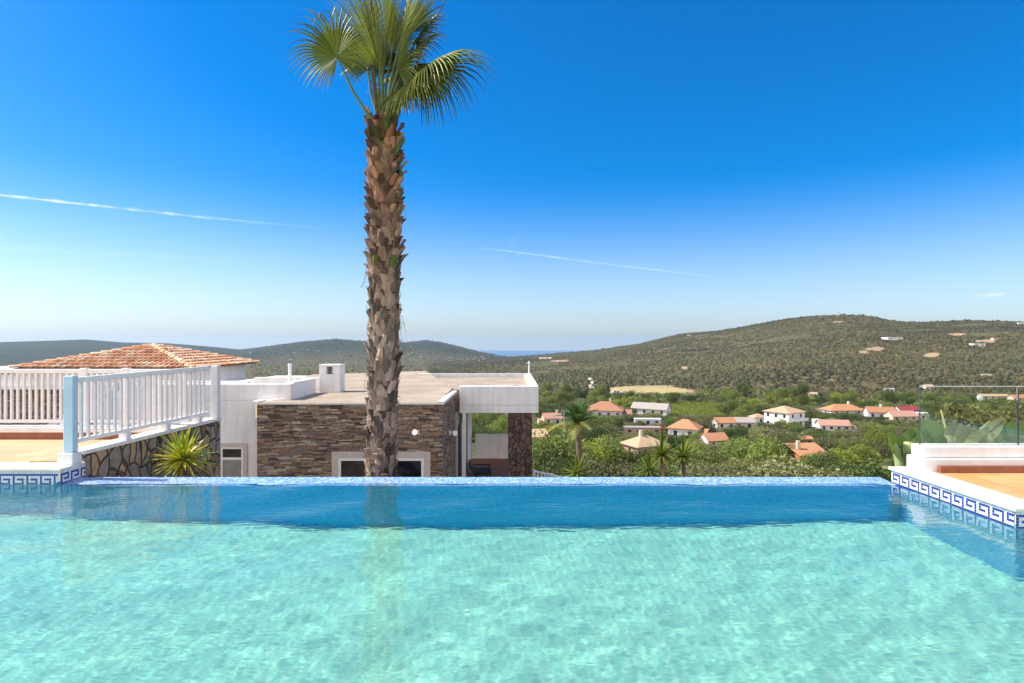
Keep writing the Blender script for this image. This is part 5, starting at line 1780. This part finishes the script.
# feather palm in the garden below
fc = P(578, 424, 34.0)
gz = float(terrain_z(fc.x, fc.y))
fpalm = empty('feather_palm', (fc.x, fc.y, gz), 'slender feather palm with arching yellowed lower fronds, right of the stone pillar', 'palm tree', )
b = MB(); b.tube([(fc.x, fc.y, gz - .3), (fc.x + .1, fc.y, (gz + fc.z) / 2), fc], [.24, .19, .15], 10); b.build('trunk', m_trunk2, fpalm)
m_ff = leaf_mat('feather_frond_green', (.070, .125, .045), .3, 0, .4)
m_fy = leaf_mat('feather_frond_yellow', (.38, .36, .12), .3, 0, .5)
r_ = random.Random(2)
for i in range(26):
    an = i * 2.39996 + 1.0
    el = R(82 - i * 2.6)
    d0 = Vector((math.cos(an) * math.cos(el), math.sin(an) * math.cos(el), math.sin(el)))
    L_ = r_.uniform(1.7, 2.2)
    yel = i > 19
    b = MB()
    spine = []
    for k in range(9):
        t = k / 8
        spine.append(fc + d0 * L_ * t + Vector((0, 0, -1)) * (.32 + .30 * i / 26) * L_ * t * t)
    for k in range(8):
        p, q = spine[k], spine[k + 1]
        dd = (q - p).normalized(); s = dd.cross(Vector((0, 0, 1))); s = s.normalized() if s.length > .01 else Vector((1, 0, 0))
        for h in range(4):
            o = p.lerp(q, h / 4)
            ll = .42 * (math.sin(math.pi * (.12 + .85 * (k + h / 4) / 8))) + .08
            for sg in (-1, 1):
                kk = r_.uniform(.7, 1.3); b.col = (kk, kk, kk)
                tip = o + (s * sg * .8 + dd * .6).normalized() * ll + Vector((0, 0, -.12 * ll))
                b.add([o - dd * .02, o + dd * .03, tip], [(0, 1, 2)])
    b.col = (1, 1, 1)
    b.tube(spine, [.03, .028, .025, .022, .02, .017, .014, .011, .006], 5, False)
    b.build('frond', m_fy if yel else m_ff, fpalm)

# shrubs behind the glass panel
m_shrub = leaf_mat('shrub_leaves', (.17, .16, .065), .35, .1)
for (px, w_, h_, lab, sd__) in ((962, .70, .60, 'low olive brown shrub behind the left half of the glass panel', 41), (1022, .72, .55, 'low olive brown shrub behind the right end of the glass panel', 42)):
    c = P(px, 440, 8.3)
    root = empty('garden_shrub', (c.x, c.y, -.15), lab, 'shrub')
    V_, t_ = crown_arrays(np.random.default_rng(sd__), 2600, .05, 1.0, 14)
    V_ = V_.reshape(-1, 3) * np.array([w_, w_ * .7, h_ + .15])
    np_mesh('foliage', V_, np.arange(len(V_)).reshape(-1, 4), m_shrub, tint=t_, parent=root, domain='FACE')
    b = MB(); b.tube([(c.x, c.y, -3.2), (c.x + .05, c.y, -1), (c.x, c.y, .1)], [.06, .05, .03], 6); b.build('stem', m_bark, root)
# two dark cypresses at the near edge of the straw field
m_cyp = leaf_mat('cypress_leaves', (.022, .038, .018), .1, 0)
for (px, py, h, lab) in ((601, 397, 12, 'left one of two dark cypresses near the straw coloured field'), (608, 398, 13, 'right one of two dark cypresses near the straw coloured field'), (637, 400, 6, 'short dark cypress above the long grey roofed house')):
    g = ground_at(px, py); hh = h * g.y / F
    rng = np.random.default_rng(px)
    n = 900
    t = rng.random(n) ** .8
    an = rng.random(n) * 6.28
    rad_ = hh * .13 * np.sin(np.clip(.12 + t * .88, 0, 1) * math.pi) ** .7 * (.6 + .5 * rng.random(n)) + .02
    p = np.stack([np.cos(an) * rad_, np.sin(an) * rad_, t * hh], -1)
    s = .3
    V = p[:, None] + rng.normal(size=(n, 4, 3)) * np.array([s * .6, s * .6, s])
    cp = empty('cypress', tuple(g), lab, 'cypress tree')
    kk = (.7 + .6 * rng.random(n))[:, None] * np.ones(3)
    np_mesh('crown', V.reshape(-1, 3), np.arange(4 * n).reshape(n, 4), m_cyp, tint=kk, parent=cp, domain='FACE')
    b = MB(); b.tube([g - Vector((0, 0, .5)), g + Vector((0, 0, hh * .3))], [.25, .15], 6); b.build('trunk', m_bark, cp)

# banana like plant behind the right wall
m_ban = leaf_mat('banana_leaves', (.20, .30, .09), .45, 0, .35)
m_banp = leaf_mat('pale_banana_leaves', (.42, .44, .24), .45, 0, .35)
m_bst = leaf_mat('banana_stalks', (.50, .58, .30), .3, 0, .4)
def big_leaf(root, base, mid, tip, w, mat, name='leaf', curl=.25, seed=0):
    base, mid, tip = Vector(base), Vector(mid), Vector(tip)
    b = MB(); r_ = random.Random(seed)
    N = 12
    rows = []
    for i in range(N + 1):
        t = i / N
        p = base * (1 - t) ** 2 + mid * 2 * t * (1 - t) + tip * t * t
        d = ((mid - base) * (1 - t) + (tip - mid) * t).normalized()
        s = d.cross(Vector((0, -1, .3))).normalized()
        nn = s.cross(d).normalized()
        hw = w * math.sin(math.pi * min(1, .06 + t * .94)) ** .6 * r_.uniform(.88, 1.05)
        rows.append((p - s * hw + nn * hw * curl, p, p + s * hw + nn * hw * curl))
    for a, c in zip(rows[:-1], rows[1:]):
        k = r_.uniform(.75, 1.2); b.col = (k, k, k)
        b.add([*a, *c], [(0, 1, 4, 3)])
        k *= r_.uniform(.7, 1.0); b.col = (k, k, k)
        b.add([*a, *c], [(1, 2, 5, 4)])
    return b.build(name, mat, root)
def stalk(root, pts, r0, r1, mat=None):
    b = MB(); b.col = (1, 1, 1)
    n = len(pts)
    b.tube(pts, [r0 + (r1 - r0) * i / (n - 1) for i in range(n)], 7)
    return b.build('stalk', mat or m_bst, root, smooth=True)
bD = 6.85
bn = empty('banana_plant', (4.6, bD, -3.2), 'banana plant with broad folded green leaves at the corner of the right terrace', 'banana plant')
q = lambda px, py, dy=0: P(px, py, bD + dy)
stalk(bn, [q(903, 560), q(902, 475), q(898, 455), q(893, 438)], .07, .035)
stalk(bn, [q(909, 560), q(908, 475), q(909, 455), q(908, 442)], .075, .045)
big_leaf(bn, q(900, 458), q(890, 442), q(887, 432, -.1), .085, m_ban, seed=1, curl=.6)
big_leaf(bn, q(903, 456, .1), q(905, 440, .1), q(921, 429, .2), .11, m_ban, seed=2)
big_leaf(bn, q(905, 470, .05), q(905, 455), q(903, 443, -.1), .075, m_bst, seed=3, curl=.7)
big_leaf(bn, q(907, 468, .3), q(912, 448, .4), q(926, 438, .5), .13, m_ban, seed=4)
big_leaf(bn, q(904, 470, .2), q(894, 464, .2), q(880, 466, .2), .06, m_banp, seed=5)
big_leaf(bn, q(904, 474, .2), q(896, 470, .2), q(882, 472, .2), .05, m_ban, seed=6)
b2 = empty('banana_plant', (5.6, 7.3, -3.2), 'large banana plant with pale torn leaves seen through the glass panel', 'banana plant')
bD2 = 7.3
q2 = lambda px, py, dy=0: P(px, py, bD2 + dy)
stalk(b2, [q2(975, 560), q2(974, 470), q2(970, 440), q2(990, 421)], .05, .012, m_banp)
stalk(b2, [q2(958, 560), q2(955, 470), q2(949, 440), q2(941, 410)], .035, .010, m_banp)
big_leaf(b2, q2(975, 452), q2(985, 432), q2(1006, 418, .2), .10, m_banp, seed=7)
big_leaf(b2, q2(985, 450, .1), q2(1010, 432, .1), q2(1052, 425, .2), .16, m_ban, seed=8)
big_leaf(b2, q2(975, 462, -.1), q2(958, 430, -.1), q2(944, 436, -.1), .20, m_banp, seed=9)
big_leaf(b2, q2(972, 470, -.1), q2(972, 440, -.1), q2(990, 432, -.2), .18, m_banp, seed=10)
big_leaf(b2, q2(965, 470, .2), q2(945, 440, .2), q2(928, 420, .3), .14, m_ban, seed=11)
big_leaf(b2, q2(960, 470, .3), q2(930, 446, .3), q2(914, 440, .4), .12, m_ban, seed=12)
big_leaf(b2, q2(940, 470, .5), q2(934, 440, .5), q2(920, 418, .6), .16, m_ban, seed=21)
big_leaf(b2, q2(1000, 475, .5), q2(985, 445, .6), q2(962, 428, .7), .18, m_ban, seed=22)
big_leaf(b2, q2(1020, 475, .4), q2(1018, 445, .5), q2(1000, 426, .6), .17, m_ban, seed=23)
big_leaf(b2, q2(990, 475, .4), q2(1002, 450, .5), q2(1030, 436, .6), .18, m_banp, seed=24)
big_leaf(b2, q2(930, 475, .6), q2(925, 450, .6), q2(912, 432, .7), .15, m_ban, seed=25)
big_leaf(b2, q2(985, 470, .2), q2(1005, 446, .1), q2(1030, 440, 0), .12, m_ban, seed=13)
